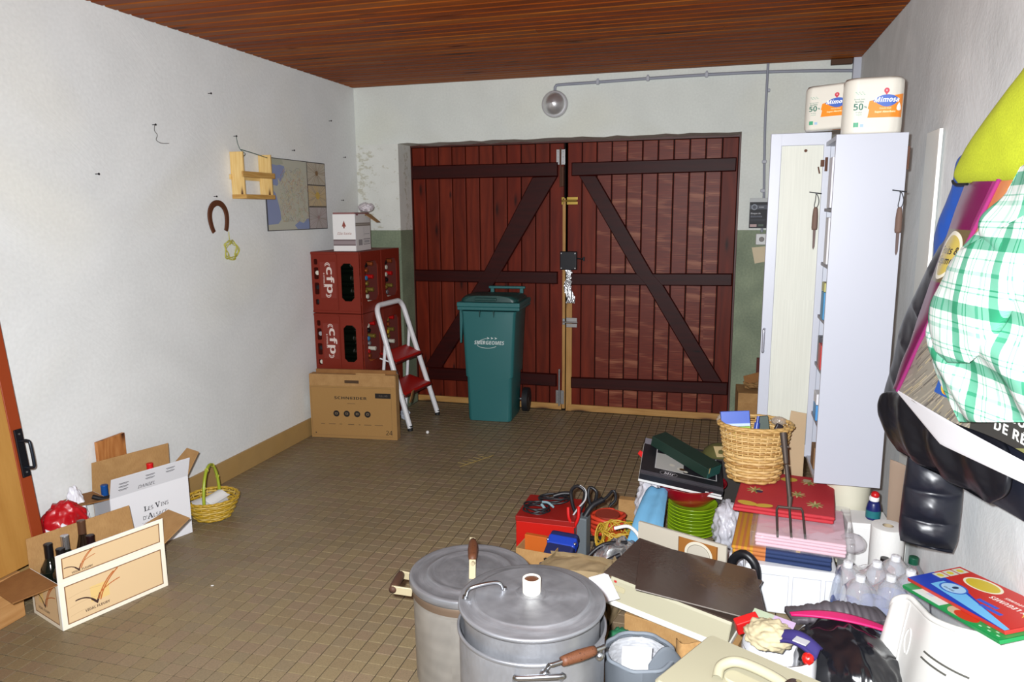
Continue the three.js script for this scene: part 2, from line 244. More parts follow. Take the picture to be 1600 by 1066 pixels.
// --- the two leaves of the garage door
function leaf(name, x0, x1, worn) {
  const d = struct(name, null); d.userData.kind = 'structure';
  const y0 = 0.03, y1 = 2.125, n = Math.round((x1 - x0) / 0.1125), w = (x1 - x0) / n;
  part('backing', solid(x0, x1, y0, y1, -0.300, -0.272), mat(0x1c0805, 0.9), d);
  for (let i = 0; i < n; i++) { const g = bx(w - 0.007, y1 - y0 - rr(0, 0.006), 0.028, x0 + (i + 0.5) * w, (y0 + y1) / 2, -0.262 + rr(-0.001, 0.001), 0.005); shiftUV(g, rr(0, 5), rr(0, 5)); part('plank', g, worn(i, n) ? wornMat : plankMats[Math.floor(R() * 3)], d); }
  return d;
}
const bevelBar = (pts, lift = 0) => muv(move(prism(pts, 0.03 + lift, 0.007), 0, 0, -0.249), 1, 0);
{
  const L = leaf('door_1', 0.372, 1.648, () => false);
  for (const y of [[1.872, 1.980], [1.036, 1.134]]) part('brace', bevelBar([[0.376, y[0]], [1.602, y[0]], [1.602, y[1]], [0.376, y[1]]]), braceMat, L);
  part('brace', bevelBar([[0.475, 0.199], [1.596, 0.199], [1.596, 0.304], [0.475, 0.304]]), braceMat, L);
  part('diagonal_brace', bevelBar([[0.60, 0.303], [1.115, 1.085], [1.60, 1.873], [1.40, 1.873], [0.965, 1.085], [0.44, 0.303]], 0.0015), braceMat, L);
  part('batten', bx(1.26, 0.05, 0.02, 1.005, 0.032, -0.236, 0.003), battenMat, L);
  part('batten', bx(0.024, 1.69, 0.012, 1.650, 0.86, -0.242, 0.002), battenMat, L);
  const Rl = leaf('door_2', 1.672, 2.938, (i, n) => i >= n - 9 && i < n - 1);
  part('brace', bevelBar([[1.709, 1.872], [2.925, 1.882], [2.925, 1.981], [1.709, 1.974]]), braceMat, Rl);
  part('brace', bevelBar([[1.709, 1.030], [2.93, 1.046], [2.93, 1.140], [1.709, 1.124]]), braceMat, Rl);
  part('brace', bevelBar([[1.714, 0.195], [2.932, 0.209], [2.932, 0.310], [1.714, 0.284]]), braceMat, Rl);
  part('diagonal_brace', bevelBar([[1.768, 1.874], [2.214, 1.130], [2.30, 1.034], [2.745, 0.305], [2.89, 0.308], [2.432, 1.040], [2.345, 1.135], [1.90, 1.874]], 0.0015), braceMat, Rl);
  part('batten', bx(0.048, 0.89, 0.014, 1.694, 0.445, -0.240, 0.003), battenMat, Rl);
  part('batten', bx(1.245, 0.052, 0.018, 2.312, 0.031, -0.237, 0.003), battenMat, Rl);
  // ironwork where the leaves meet
  const hinge = (y, p) => { const h = part('hinge', mg(bx(0.028, 0.115, 0.006, 1.602, y, -0.234, 0.001), bx(0.030, 0.115, 0.006, 1.642, y, -0.234, 0.001), cyl(0.008, 0.008, 0.12, 1.622, y, -0.230)), steel, p); for (const dy of [-0.04, 0, 0.04]) for (const dx of [-0.02, 0.02]) part('screw', cyl(0.005, 0.005, 0.004, 1.622 + dx, y + dy, -0.230, PI / 2, 0, 0, 8), steelDull, h); };
  hinge(2.018, L); hinge(0.11, L);
  part('shoot_bolt', mg(cyl(0.007, 0.007, 0.30, 1.622, 1.94, -0.222), bx(0.030, 0.15, 0.02, 1.632, 1.87, -0.238, 0.004)), rust, L);
  part('shoot_bolt', mg(cyl(0.007, 0.007, 0.30, 1.618, 0.19, -0.222), bx(0.012, 0.03, 0.03, 1.618, 0.33, -0.235, 0.002)), steelDull, L);
  const brass = mat(0xb59a4e, 0.35, { metal: 0.9 });
  part('brass_bolt', mg(bx(0.085, 0.022, 0.01, 1.714, 1.703, -0.242, 0.002), bx(0.085, 0.022, 0.01, 1.714, 1.667, -0.242, 0.002), cyl(0.006, 0.006, 0.12, 1.69, 1.685, -0.236, 0, 0, PI / 2), bx(0.022, 0.022, 0.012, 1.640, 1.703, -0.242, 0.002), bx(0.022, 0.022, 0.012, 1.640, 1.667, -0.242, 0.002)), brass, Rl);
  const lock = part('lock_case', bx(0.134, 0.145, 0.035, 1.690, 1.222, -0.226, 0.006), blackMetal, Rl);
  for (const [x, y] of [[-0.055, 0.058], [0.055, 0.058], [-0.055, -0.058], [0.055, -0.058]]) part('rivet', cyl(0.005, 0.005, 0.006, 1.69 + x, 1.222 + y, -0.208, PI / 2, 0, 0, 8), steel, lock);
  part('lock_lever', mg(bar([1.757, 1.24, -0.226], [1.812, 1.236, -0.22], 0.006), cyl(0.008, 0.008, 0.03, 1.812, 1.236, -0.22)), blackMetal, Rl);
  part('foil_tape', move(sheet((u, v) => V3((u - 0.5) * (0.05 + 0.02 * v) + 0.018 * v + 0.012 * Math.sin(v * 9), -v * 0.26, 0.004 * Math.sin(u * 14 + v * 20) + 0.003 * nz(u * 9, v * 20) + 0.02 * v), 12, 40, 0.0008), 1.685, 1.148, -0.230), mat(0xd4d6da, 0.25, { metal: 0.85 }), Rl);
  part('hasp', mg(bx(0.088, 0.034, 0.008, 1.716, 0.752, -0.230, 0.002), bx(0.088, 0.03, 0.008, 1.716, 0.706, -0.230, 0.002), cyl(0.007, 0.007, 0.12, 1.705, 0.731, -0.226, 0, 0, PI / 2)), steel, Rl);
  part('bolt_keeper', bx(0.02, 0.05, 0.01, 1.652, 0.735, -0.232, 0.002), steelDull, L);
  const fr = mat(0x4a1e16, 0.5);
  struct('trim_2', mg(solid(0.345, 0.371, 0, 2.138, -0.30, -0.238), solid(2.939, 2.97, 0, 2.138, -0.30, -0.215), solid(0.365, 2.949, 2.126, 2.16, -0.30, -0.235)), fr);
}
struct('trim_3', bx(0.13, 0.035, 0.04, 3.555, 2.556, 0.021, 0.003), mat(0x4a2c14, 0.7));

// ================================================================ BY THE LEFT WALL
const kraftTex = dataTex(256, 256, (u, v) => { const n = nz(u * 120, v * 18, 2) * 10 + tn(u, v, 7, 4) * 10 + nz(u * 200, v * 200) * 8; return [168 + n, 129 + n, 80 + n * 0.8]; });
const kraft = mat(0xffffff, 0.85, { map: rep(kraftTex, 3, 3) }), kraftDark = mat(0xd8c4ae, 0.85, { map: rep(kraftTex, 3, 3) });
const whiteCard = mat(0xd2d2d6, 0.75), whiteBright = mat(0xe4e4e2, 0.7);
// a sheet of board hinged at its lower edge: width along x, height along y, printed side towards +z
const flapGeo = (w, h, t = 0.004, skew = 0) => muv(prism([[-w / 2, 0], [w / 2, 0], [w / 2 - skew, h], [-w / 2 + skew, h]], t, 0.0008), 1, 0);

// --- the door leaf leaning on the wall, on its wooden block
{
  const d = thing('leaning_door', 'ochre door panel with a red-brown edge strip and black pull handle, leaning on the white wall', 'door', [0.222, 0, 3.267]);
  d.rotation.z = 0.0997;
  const o = mat(0xb99252, 0.55, { map: rep(woodTex([250, 236, 214], [222, 198, 160], 0, 41), 0.6, 1) });
  part('panel', bx(0.03, 1.80, 0.80, -0.017, 1.105, 0.448, 0.002), o, d);
  part('edge_strip', bx(0.034, 1.80, 0.052, -0.015, 1.105, 0.024, 0.003), mat(0x8e3a18, 0.45), d);
  const h = part('handle_plate', bx(0.008, 0.20, 0.034, 0.006, 0.655, 0.022, 0.002), blackMetal, d);
  part('handle', tube([[0.006, 0.705, 0.022], [0.045, 0.706, 0.020], [0.055, 0.69, 0.020], [0.055, 0.61, 0.020], [0.045, 0.594, 0.020], [0.006, 0.595, 0.022]], 0.0065, { type: 'catmullrom', n: 40 }), mat(0x1c2430, 0.35, { metal: 0.4 }), d);
  for (const y of [0.735, 0.575]) part('screw', cyl(0.004, 0.004, 0.004, 0.011, y, 0.022, 0, 0, PI / 2, 8), steelDull, h);
}
one('wood_block', 'pale wooden block on the floor under the leaning ochre door', 'wood block', bb(0.20, 0.195, 0.62, 0.10, 0, 3.70, 0.004), mat(0xc09a6c, 0.7, { map: rep(woodTex([255, 244, 226], [214, 188, 150], 4, 51), 1, 3) }));

// --- open cartons
function carton(name, label, w, h, d, pos, turn, mOut, mIn, o = {}) {
  const g = thing(name, label, 'box', pos, turn), t = 0.004;
  part('base', bb(w - 0.002, t, d - 0.002, 0, 0.0005, 0, 0.001), mIn, g);
  part('front_panel', bb(w, h, t, 0, 0, d / 2 - t / 2, 0.001), mOut, g); part('back_panel', bb(w, h, t, 0, 0, -d / 2 + t / 2, 0.001), o.back || mIn, g);
  for (const s of [-1, 1]) part('side_panel', bb(t, h, d - 2 * t, s * (w / 2 - t / 2), 0, 0, 0.001), mOut, g);
  return g;
}
const logoVF = (x, s, k, oy) => { // swoosh: a dark wing and orange strokes
  x.save(); x.scale(s, s); x.lineCap = 'round';
  x.strokeStyle = '#3a2320'; x.lineWidth = 5; x.beginPath(); x.moveTo(0, 6); x.quadraticCurveTo(45, 0, 78, 44); x.stroke(); x.lineWidth = 8; x.beginPath(); x.moveTo(60, 26); x.lineTo(78, 46); x.lineTo(92, 14); x.stroke();
  x.strokeStyle = '#b5622c'; x.lineWidth = 5; x.beginPath(); x.moveTo(92, 40); x.quadraticCurveTo(110, -20, 168, -62); x.stroke(); x.beginPath(); x.moveTo(84, 34); x.quadraticCurveTo(110, -28, 150, -54); x.stroke(); x.lineWidth = 4; x.beginPath(); x.moveTo(98, 8); x.quadraticCurveTo(130, -12, 172, -18); x.stroke(); x.restore();
};
function printVF(w, h, big) {
  return printMat(w, h, (x) => {
    x.fillStyle = '#efe9d6'; x.fillRect(0, 0, w, h); const b = 0.085 * h * (big ? 1 : 1.5), bw = b * 1.15;
    x.fillStyle = '#6b4430'; x.fillRect(bw, b, w - 2 * bw, h - 2 * b); x.fillStyle = '#9c7650'; x.fillRect(bw + 4, b + 4, w - 2 * bw - 8, h - 2 * b - 8); x.fillStyle = '#dcbf94'; x.fillRect(bw + 9, b + 9, w - 2 * bw - 18, h - 2 * b - 18);
    if (big) { x.fillStyle = '#e2c27e'; x.fillRect(w * 0.26, h * 0.30, w * 0.17, h * 0.34); x.strokeStyle = '#b99a72'; x.lineWidth = 2; for (const k of [0.34, 0.55, 0.74]) { x.beginPath(); x.moveTo(w * 0.07, h * (k + 0.03)); x.quadraticCurveTo(w * 0.2, h * (k - 0.05), w * 0.36, h * (k + 0.02)); x.stroke(); } }
    x.save(); x.translate(w * (big ? 0.13 : 0.06), h * (big ? 0.44 : 0.48)); logoVF(x, big ? h / 190 : h / 175); x.restore();
    x.fillStyle = '#3d2a22'; x.font = `bold ${Math.round(h * (big ? 0.075 : 0.1))}px sans-serif`; x.fillText('VIDAL FLEURY', w * (big ? 0.20 : 0.12), h * (big ? 0.80 : 0.80));
  }, 0.6);
}
{
  const VF = carton('wine_carton', 'cream and tan printed wine carton, open, with kraft flaps and bottle necks showing', 0.433, 0.195, 0.244, [0.399, 0, 3.198], 1.246, whiteBright, kraft, { back: kraft });
  part('front_print', move(printQuad(0.431, 0.193), 0, 0.0975, 0.1225), printVF(900, 400, true), VF);
  part('side_print', move(printQuad(0.242, 0.193), -0.2170, 0.0975, 0, 0, -PI / 2, 0), printVF(500, 400, true), VF);
  const ff = part('front_flap', flapGeo(0.433, 0.118), whiteBright, VF, [0, 0.195, 0.118], [0.05, 0, 0]); part('flap_print', move(printQuad(0.430, 0.116), 0, 0.059, 0.0045), printVF(900, 250, false), ff);
  part('back_flap', flapGeo(0.433, 0.122, 0.004, 0.006), kraft, VF, [0, 0.193, -0.122], [-0.12, 0, 0]);
  part('end_flap', flapGeo(0.243, 0.155, 0.004, 0.01), kraftDark, VF, [-0.215, 0.195, 0], [0, PI / 2, 0]).rotation.set(0, -PI / 2, 0); 
  VF.children[VF.children.length - 1].rotation.set(1.62, -PI / 2, 0, 'YXZ');
  part('end_flap', flapGeo(0.243, 0.16, 0.004, 0.035), kraft, VF, [0.215, 0.195, 0]).rotation.set(1.2, PI / 2, 0, 'YXZ');
}
{
  const A = carton('wine_carton', 'white wine carton lettered LES VINS D\'ALSACE, flaps open, against the wall', 0.385, 0.305, 0.172, [0.163, 0, 2.690], 1.220, whiteCard, kraft, { back: kraft });
  part('front_print', move(printQuad(0.383, 0.303), 0, 0.1525, 0.0865), printMat(760, 600, (x, w, h) => {
    x.fillStyle = '#dddde0'; x.fillRect(0, 0, w, h); x.fillStyle = '#2b2b30'; x.textAlign = 'center'; x.font = 'bold 68px serif'; x.fillText('L', 318, 222);
    x.font = '52px sans-serif'; x.fillText('ES', 362, 222); x.font = 'bold 74px serif'; x.fillText('V', 432, 222); x.font = '52px sans-serif'; x.fillText('INS', 502, 222);
    x.fillText('D\u2019', 300, 306); x.font = 'bold 74px serif'; x.fillText('A', 352, 306); x.font = '52px sans-serif'; x.fillText('LSACE', 452, 306);
    x.fillStyle = '#77777d'; for (let i = 0; i < 5; i++) x.fillRect(270 + i * 14, 332, 8, 4);
  }, 0.7), A);
  const ff = part('front_flap', flapGeo(0.385, 0.105), whiteCard, A, [0, 0.305, 0.083], [0.32, 0, 0]);
  part('flap_print', move(printQuad(0.383, 0.103), 0, 0.0525, 0.0045), printMat(760, 204, (x, w, h) => { x.fillStyle = '#d6d6da'; x.fillRect(0, 0, w, h); x.fillStyle = '#55555c'; for (const [a, b, n] of [[70, 60, 3], [320, 50, 2], [520, 40, 2]]) for (let i = 0; i < n; i++) { x.fillRect(a, b + i * 34, 90, 7); x.fillRect(a + 8, b + 12 + i * 34, 70, 4); } x.font = 'italic 50px sans-serif'; x.fillStyle = '#33333a'; x.fillText('DANIEL', 250, 178); }, 0.7), ff);
  part('back_flap', flapGeo(0.385, 0.145, 0.004, 0.004), kraft, A, [0, 0.303, -0.085], [0.10, 0, 0]);
  part('end_flap', flapGeo(0.170, 0.16, 0.004, 0.01), kraftDark, A, [-0.19, 0.305, 0]).rotation.set(1.50, -PI / 2, 0, 'YXZ');
  part('end_flap', flapGeo(0.170, 0.13, 0.004, 0.03), kraft, A, [0.19, 0.305, 0]).rotation.set(0.75, PI / 2, 0, 'YXZ');
}
// --- bottles
const bottleProf = [[0, 0.004], [0.030, 0], [0.036, 0.004], [0.037, 0.012], [0.037, 0.185], [0.034, 0.205], [0.022, 0.228], [0.0155, 0.243], [0.0145, 0.27], [0.0145, 0.300], [0, 0.302]];
const slimProf = [[0, 0.004], [0.030, 0], [0.036, 0.004], [0.0365, 0.012], [0.0365, 0.165], [0.033, 0.195], [0.024, 0.230], [0.017, 0.262], [0.0145, 0.285], [0.0145, 0.330], [0, 0.332]];
const glassDark = mat(0x0c120c, 0.12, { clearcoat: 0.6, clearcoatRoughness: 0.06 }), glassBrown = mat(0x1e120a, 0.14, { clearcoat: 0.6, clearcoatRoughness: 0.06 });
const G_bottle = prep(lathe(bottleProf, 20)), G_slim = prep(lathe(slimProf, 20));
const capGeo = (h) => prep(lathe([[0, 0.3035], [0.0150, 0.3035], [0.0162, 0.302], [0.0162, 0.296], [0.0155, 0.294], [0.0155, 0.30 - h]], 18));
const G_cap = capGeo(0.055), G_label = prep(lathe([[0.0375, 0.07], [0.0375, 0.16]], 20));
const foil = (c, m = 0.5, r = 0.35) => mat(c, r, { metal: m });
function bottle(label, pos, rot, cap, group, o = {}) {
  const b = thing('wine_bottle', label, 'bottle', pos, 0, group); if (rot) b.rotation.set(...rot);
  part('glass', o.slim ? G_slim : G_bottle, o.glass || glassDark, b); const c = part('capsule', G_cap, cap, b); if (o.slim) c.position.y = 0.03;
  if (o.label) part('paper_label', G_label, o.label, b); return b;
}
{
  const put = (lx, lz) => [0.399 + 0.319 * lx + 0.948 * lz, 0.006, 3.198 - 0.948 * lx + 0.319 * lz];
  bottle('tallest wine bottle in the cream carton, with a brown foil neck', put(-0.02, -0.080), null, foil(0x6a4a38), 0, { slim: true, glass: glassBrown });
  bottle('wine bottle with a silver foil capsule standing in the cream carton', put(-0.10, -0.055), null, foil(0xc9ccd0, 0.9, 0.25));
  bottle('dark-topped wine bottle in the cream carton, behind the middle of its printed flap', put(-0.04, 0.030), null, foil(0x2a1418));
  bottle('black-necked wine bottle in the back corner of the cream carton by the folded-out flap', put(-0.175, -0.028), null, foil(0x121114, 0.2));
  bottle('black-necked wine bottle in the front corner of the cream carton by its upright flap', put(-0.168, 0.058), null, foil(0x121114, 0.2));
  const pa = (lx, lz, y = 0.006) => [0.163 + 0.343 * lx + 0.939 * lz, y, 2.690 - 0.939 * lx + 0.343 * lz];
  bottle('wine bottle with a bright red capsule in the white Alsace carton', pa(0.06, -0.02, 0.052), null, foil(0xd41418, 0.1, 0.4), 0, { slim: true });
  bottle('wine bottle with a blue capsule in the white Alsace carton', pa(-0.16, -0.03), null, foil(0x1f5aa8, 0.4, 0.3), 0, { slim: true });
  // the black corkscrew-handled thing lying over the rim of the carton
  const tool = thing('hand_pump', 'black plastic hand tool with a round grip lying across the white Alsace carton', 'tool', pa(-0.165, 0.05, 0.305), 1.22);
  part('grip', move(swell(new THREE.SphereGeometry(0.036, 20, 14), (x, y, z) => 0.004 * nz(x * 30, y * 30, z * 30)), 0.045, 0.028, 0), mat(0x101116, 0.5), tool);
  part('shaft', tube([[0.03, 0.01, 0], [-0.01, 0.0, 0.01], [-0.05, 0.004, 0.01], [-0.085, 0.022, 0.0]], 0.011), mat(0x101116, 0.5), tool);
}
// --- crumpled bags behind the cartons
const plasticRed = mat(0xb0101a, 0.35, { clearcoat: 0.3 }), plasticWhite = mat(0xe2e3ea, 0.4, { clearcoat: 0.2 });
function crumple(rx, ry, rz, k = 1, seed = 0) { const g = new THREE.IcosahedronGeometry(1, 12); g.scale(rx, ry, rz); return swell(g, (x, y, z) => k * (0.34 * Math.min(rx, ry, rz) * (Math.abs(fbm(x / rx * 1.9 + seed, y / ry * 1.9, z / rz * 1.9, 3)) * 2.2 - 0.5) + 0.05 * Math.min(rx, ry, rz) * Math.abs(nz(x / rx * 4 + seed, y / ry * 4, z / rz * 4)))); }
const clampFloor = (g, y0) => { const p = g.attributes.position; for (let i = 0; i < p.count; i++) if (p.getY(i) < y0) p.setY(i, y0); g.computeVertexNormals(); return g; };
{
  const b = thing('plastic_bag', 'red plastic carrier bag with a white inside, slumped between the cartons and the wall', 'bag', [0.130, 0, 3.105], 0.9);
  part('bag_body', clampFloor(move(crumple(0.115, 0.20, 0.080, 1, 2), 0, 0.175, 0), 0.001), plasticRed, b);
  part('turned_inside', move(sheet((u, v) => V3((u - 0.5) * 0.17, 0.075 * Math.sin(u * 3 + 0.4) * (1 - v) + 0.02 * nz(u * 5, v * 5, 3) - 0.05 * v, (v - 0.3) * 0.13), 24, 20, 0.002), 0.01, 0.275, 0.03), plasticWhite, b);
  part('rolled_edge', tube([[-0.09, 0.20, 0.08], [-0.03, 0.205, 0.10], [0.04, 0.215, 0.095], [0.09, 0.25, 0.06]], 0.008), plasticRed, b);
}
one('plastic_bag', 'crumpled white plastic bag against the wall behind the red one', 'bag', clampFloor(move(crumple(0.05, 0.20, 0.055, 1.0, 9), 0, 0.19, 0), 0.001), plasticWhite, [0.066, 0, 2.985], 0.4);
one('wood_board', 'short brown wooden board standing against the wall behind the Alsace carton', 'board', bb(0.018, 0.535, 0.17, 0, 0, 0, 0.002), mat(0xc89a68, 0.65, { map: rep(woodTex([250, 226, 196], [196, 150, 104], 3, 61), 2, 4) }), [0.0255, 0, 2.715]).rotation.z = 0.0;

// --- yellow bamboo basket
function weaveRing(r, y, t, n, ph, amp, ell = 1) { const p = []; const N = n * 6; for (let i = 0; i < N; i++) { const a = 2 * PI * i / N, q = r + amp * Math.sin(a * n / 2 + ph); p.push(V3(Math.cos(a) * q, y, Math.sin(a) * q * ell)); } return tube(p, t, { closed: true, n: N, seg: 5 }); }
const strawYellow = mat(0xb8942c, 0.4), strawPale = mat(0xc2a452, 0.45);
{
  const b = thing('bamboo_basket', 'small yellow bamboo basket with a tall green and yellow handle, paper inside', 'basket', [0.285, 0, 2.345], 0.3);
  const rad = (y) => 0.082 + 0.052 * Math.pow(y / 0.11, 0.8);
  part('bottom', move(lathe([[0, 0], [0.08, 0], [0.083, 0.004], [0.08, 0.008], [0, 0.008]], 24), 0, 0, 0), strawYellow, b);
  for (let k = 0; k < 8; k++) { const y = 0.012 + k * 0.0125; part('weave_strand', weaveRing(rad(y), y, 0.0062, 20, k % 2 ? PI : 0, 0.004), k % 3 === 1 ? strawPale : strawYellow, b); }
  for (let k = 0; k < 20; k++) { const a = 2 * PI * (k + 0.25) / 20; part('stake', tube([0.004, 0.04, 0.08, 0.108].map((y) => [Math.cos(a) * rad(y), y, Math.sin(a) * rad(y)]), 0.0034, { n: 6, seg: 5 }), strawPale, b); }
  part('rim', mg(weaveRing(rad(0.112), 0.112, 0.006, 40, 0, 0.003), weaveRing(rad(0.112), 0.116, 0.006, 40, PI, 0.003)), strawYellow, b);
  const arch = []; for (let i = 0; i <= 24; i++) { const a = PI * i / 24; arch.push([0, 0.10 + 0.19 * Math.sin(a), -Math.cos(a) * 0.108]); }
  const hd = part('handle', tube(arch, 0.0085, { n: 60, seg: 8 }), mat(0x98a62c, 0.32, { clearcoat: 0.4 }), b);
  for (const i of [4, 9, 15, 20]) part('node', move(new THREE.TorusGeometry(0.009, 0.0024, 6, 14), ...arch[i], 0, 0, 0), mat(0xb8b04a, 0.4), hd);
  const paper = one('paper_sheet', 'folded white papers lying in the yellow bamboo basket', 'paper', mg(move(sheet((u, v) => V3((u - 0.5) * 0.18, 0.01 * Math.sin(u * 4 + v * 3), (v - 0.5) * 0.14), 12, 10, 0.002), 0, 0.088, 0.02, 0, 0.5, 0), move(sheet((u, v) => V3((u - 0.5) * 0.12, 0.008 * Math.sin(v * 5), (v - 0.5) * 0.09), 10, 8, 0.002), 0.01, 0.104, -0.02, 0.1, 1.1, 0.05)), whiteBright, [0.285, 0, 2.345], 0.3);
  const w = thing('wire_trap', 'small wire rack holding a white card, on the floor behind the yellow basket', 'wire rack', [0.115, 0, 2.20], 1.25);
  part('wire_frame', mg(tube([[-0.08, 0.004, -0.035], [0.08, 0.004, -0.035], [0.08, 0.004, 0.035], [-0.08, 0.004, 0.035]], 0.002, { closed: true, type: 'catmullrom', n: 40 }), ...[-0.06, -0.03, 0.03, 0.06].map((x) => tube([[x, 0.004, -0.035], [x, 0.035, -0.02], [x, 0.04, 0.01], [x, 0.004, 0.035]], 0.0016))), blackMetal, w);
  part('card', bx(0.10, 0.003, 0.05, 0.01, 0.045, 0, 0.001), whiteCard, w);
}
// --- on the wall: nails, hanging things, map
const nailGeo = mg(cyl(0.0022, 0.0022, 0.022, 0.009, 0, 0, 0, 0, PI / 2, 8), cyl(0.0055, 0.0055, 0.003, 0.0205, 0, 0, 0, 0, PI / 2, 10));
for (const [y, z, l] of [[2.06, 2.215, 'rusty nail with a thin bent wire hanging from it'], [1.793, 2.613, 'nail nearest the leaning door in the bare white wall'], [2.281, 1.757, 'highest nail in the white wall, near the ceiling boards'], [2.064, 1.552, 'nail above the small wooden rack on the white wall'], [2.028, 0.928, 'nail above the road map on the white wall'], [2.28, 0.407, 'high nail in the white wall beside the corner'], [2.029, 0.218, 'nail in the white wall corner, level with the map top'], [1.702, 0.28, 'nail in the white wall just above the white carton'], [1.704, 1.775, 'nail from which the rusty horseshoe hangs']]) one('nail', l, 'nail', nailGeo, blackMetal, [0, y, z]);
const wireMat = mat(0x5c5a56, 0.5, { metal: 0.6 }), greenWire = mat(0x1e4a40, 0.5);
one('wire', 'thin bent wire hanging under a nail on the white wall', 'wire', tube([[0.014, 2.058, 2.215], [0.008, 2.03, 2.212], [0.012, 2.01, 2.20], [0.008, 1.985, 2.206], [0.010, 1.972, 2.18], [0.012, 1.974, 2.12]], 0.0016, { n: 40 }), wireMat);
{
  const g = thing('wall_rack', 'small open rack of pale new wood hanging on the white wall', 'rack', [0, 0, 0]);
  const pine = mat(0xe6cf98, 0.6, { map: rep(woodTex([255, 248, 234], [232, 208, 164], 2, 71), 2, 6) }), pineD = mat(0xc9a868, 0.6, { map: rep(woodTex([255, 246, 230], [214, 184, 140], 2, 72), 2, 6) });
  part('side_board', bx(0.088, 0.262, 0.014, 0.046, 1.838, 1.600, 0.002), pine, g); part('side_board', bx(0.088, 0.262, 0.014, 0.046, 1.838, 1.318, 0.002), pine, g);
  part('slat', bx(0.010, 0.034, 0.33, 0.094, 1.838, 1.459, 0.002), pineD, g); part('shelf', bx(0.100, 0.026, 0.30, 0.052, 1.706, 1.459, 0.002), pineD, g); part('slat', bx(0.010, 0.03, 0.33, 0.0065, 1.822, 1.459, 0.002), pine, g);
  part('hanging_wire', tube([[0.018, 2.062, 1.552], [0.02, 2.02, 1.545], [0.03, 1.985, 1.535], [0.055, 1.965, 1.53], [0.09, 1.935, 1.605]], 0.0018), greenWire, g); part('hanging_wire', tube([[0.03, 1.987, 1.535], [0.05, 1.975, 1.47], [0.07, 1.95, 1.325]], 0.0024), greenWire, g);
}
{
  const pts = []; for (let i = 0; i <= 30; i++) { const a = -0.72 * PI + 1.44 * PI * i / 30; pts.push([Math.sin(a) * (0.076 + 0.008 * Math.cos(a)), Math.cos(a) * 0.092 * (Math.cos(a) < 0 ? 1.25 : 1)]); }
  const o = pts, out = [], inn = []; o.forEach(([x, y], i) => { const [ax, ay] = o[Math.max(0, i - 1)], [b, c] = o[Math.min(30, i + 1)]; const dx = b - ax, dy = c - ay, L = Math.hypot(dx, dy), wd = 0.0125 + 0.004 * Math.sin(PI * i / 30); out.push([x + dy / L * -wd, y + dx / L * wd]); inn.push([x + dy / L * wd, y - dx / L * wd]); });
  const h = one('horseshoe', 'rusty iron horseshoe hanging open end down on the white wall', 'horseshoe', move(prism([...out, ...inn.reverse()], 0.012, 0.002), 0, 0, 0, 0, PI / 2, 0), mat(0x5a3018, 0.75, { metal: 0.2 }), [0.006, 1.575, 1.762]);
  h.rotation.x = 0.06;
  const cc = []; for (let i = 0; i < 60; i++) { const a = i * 0.52, q = 0.055 + 0.012 * Math.sin(i * 1.7); cc.push([0.012 + 0.006 * Math.sin(i * 2.1), 1.388 + q * Math.cos(a) * 0.92, 1.665 + q * Math.sin(a) + 0.01 * Math.sin(i * 0.4)]); }
  one('cord_coil', 'small coil of yellow cord hanging below the horseshoe on the wall', 'cord', mg(tube(cc, 0.0026, { n: 300, seg: 5 }), tube([[0.02, 1.50, 1.69], [0.016, 1.46, 1.683], [0.012, 1.44, 1.67]], 0.0022)), mat(0xb4b04a, 0.6));
}
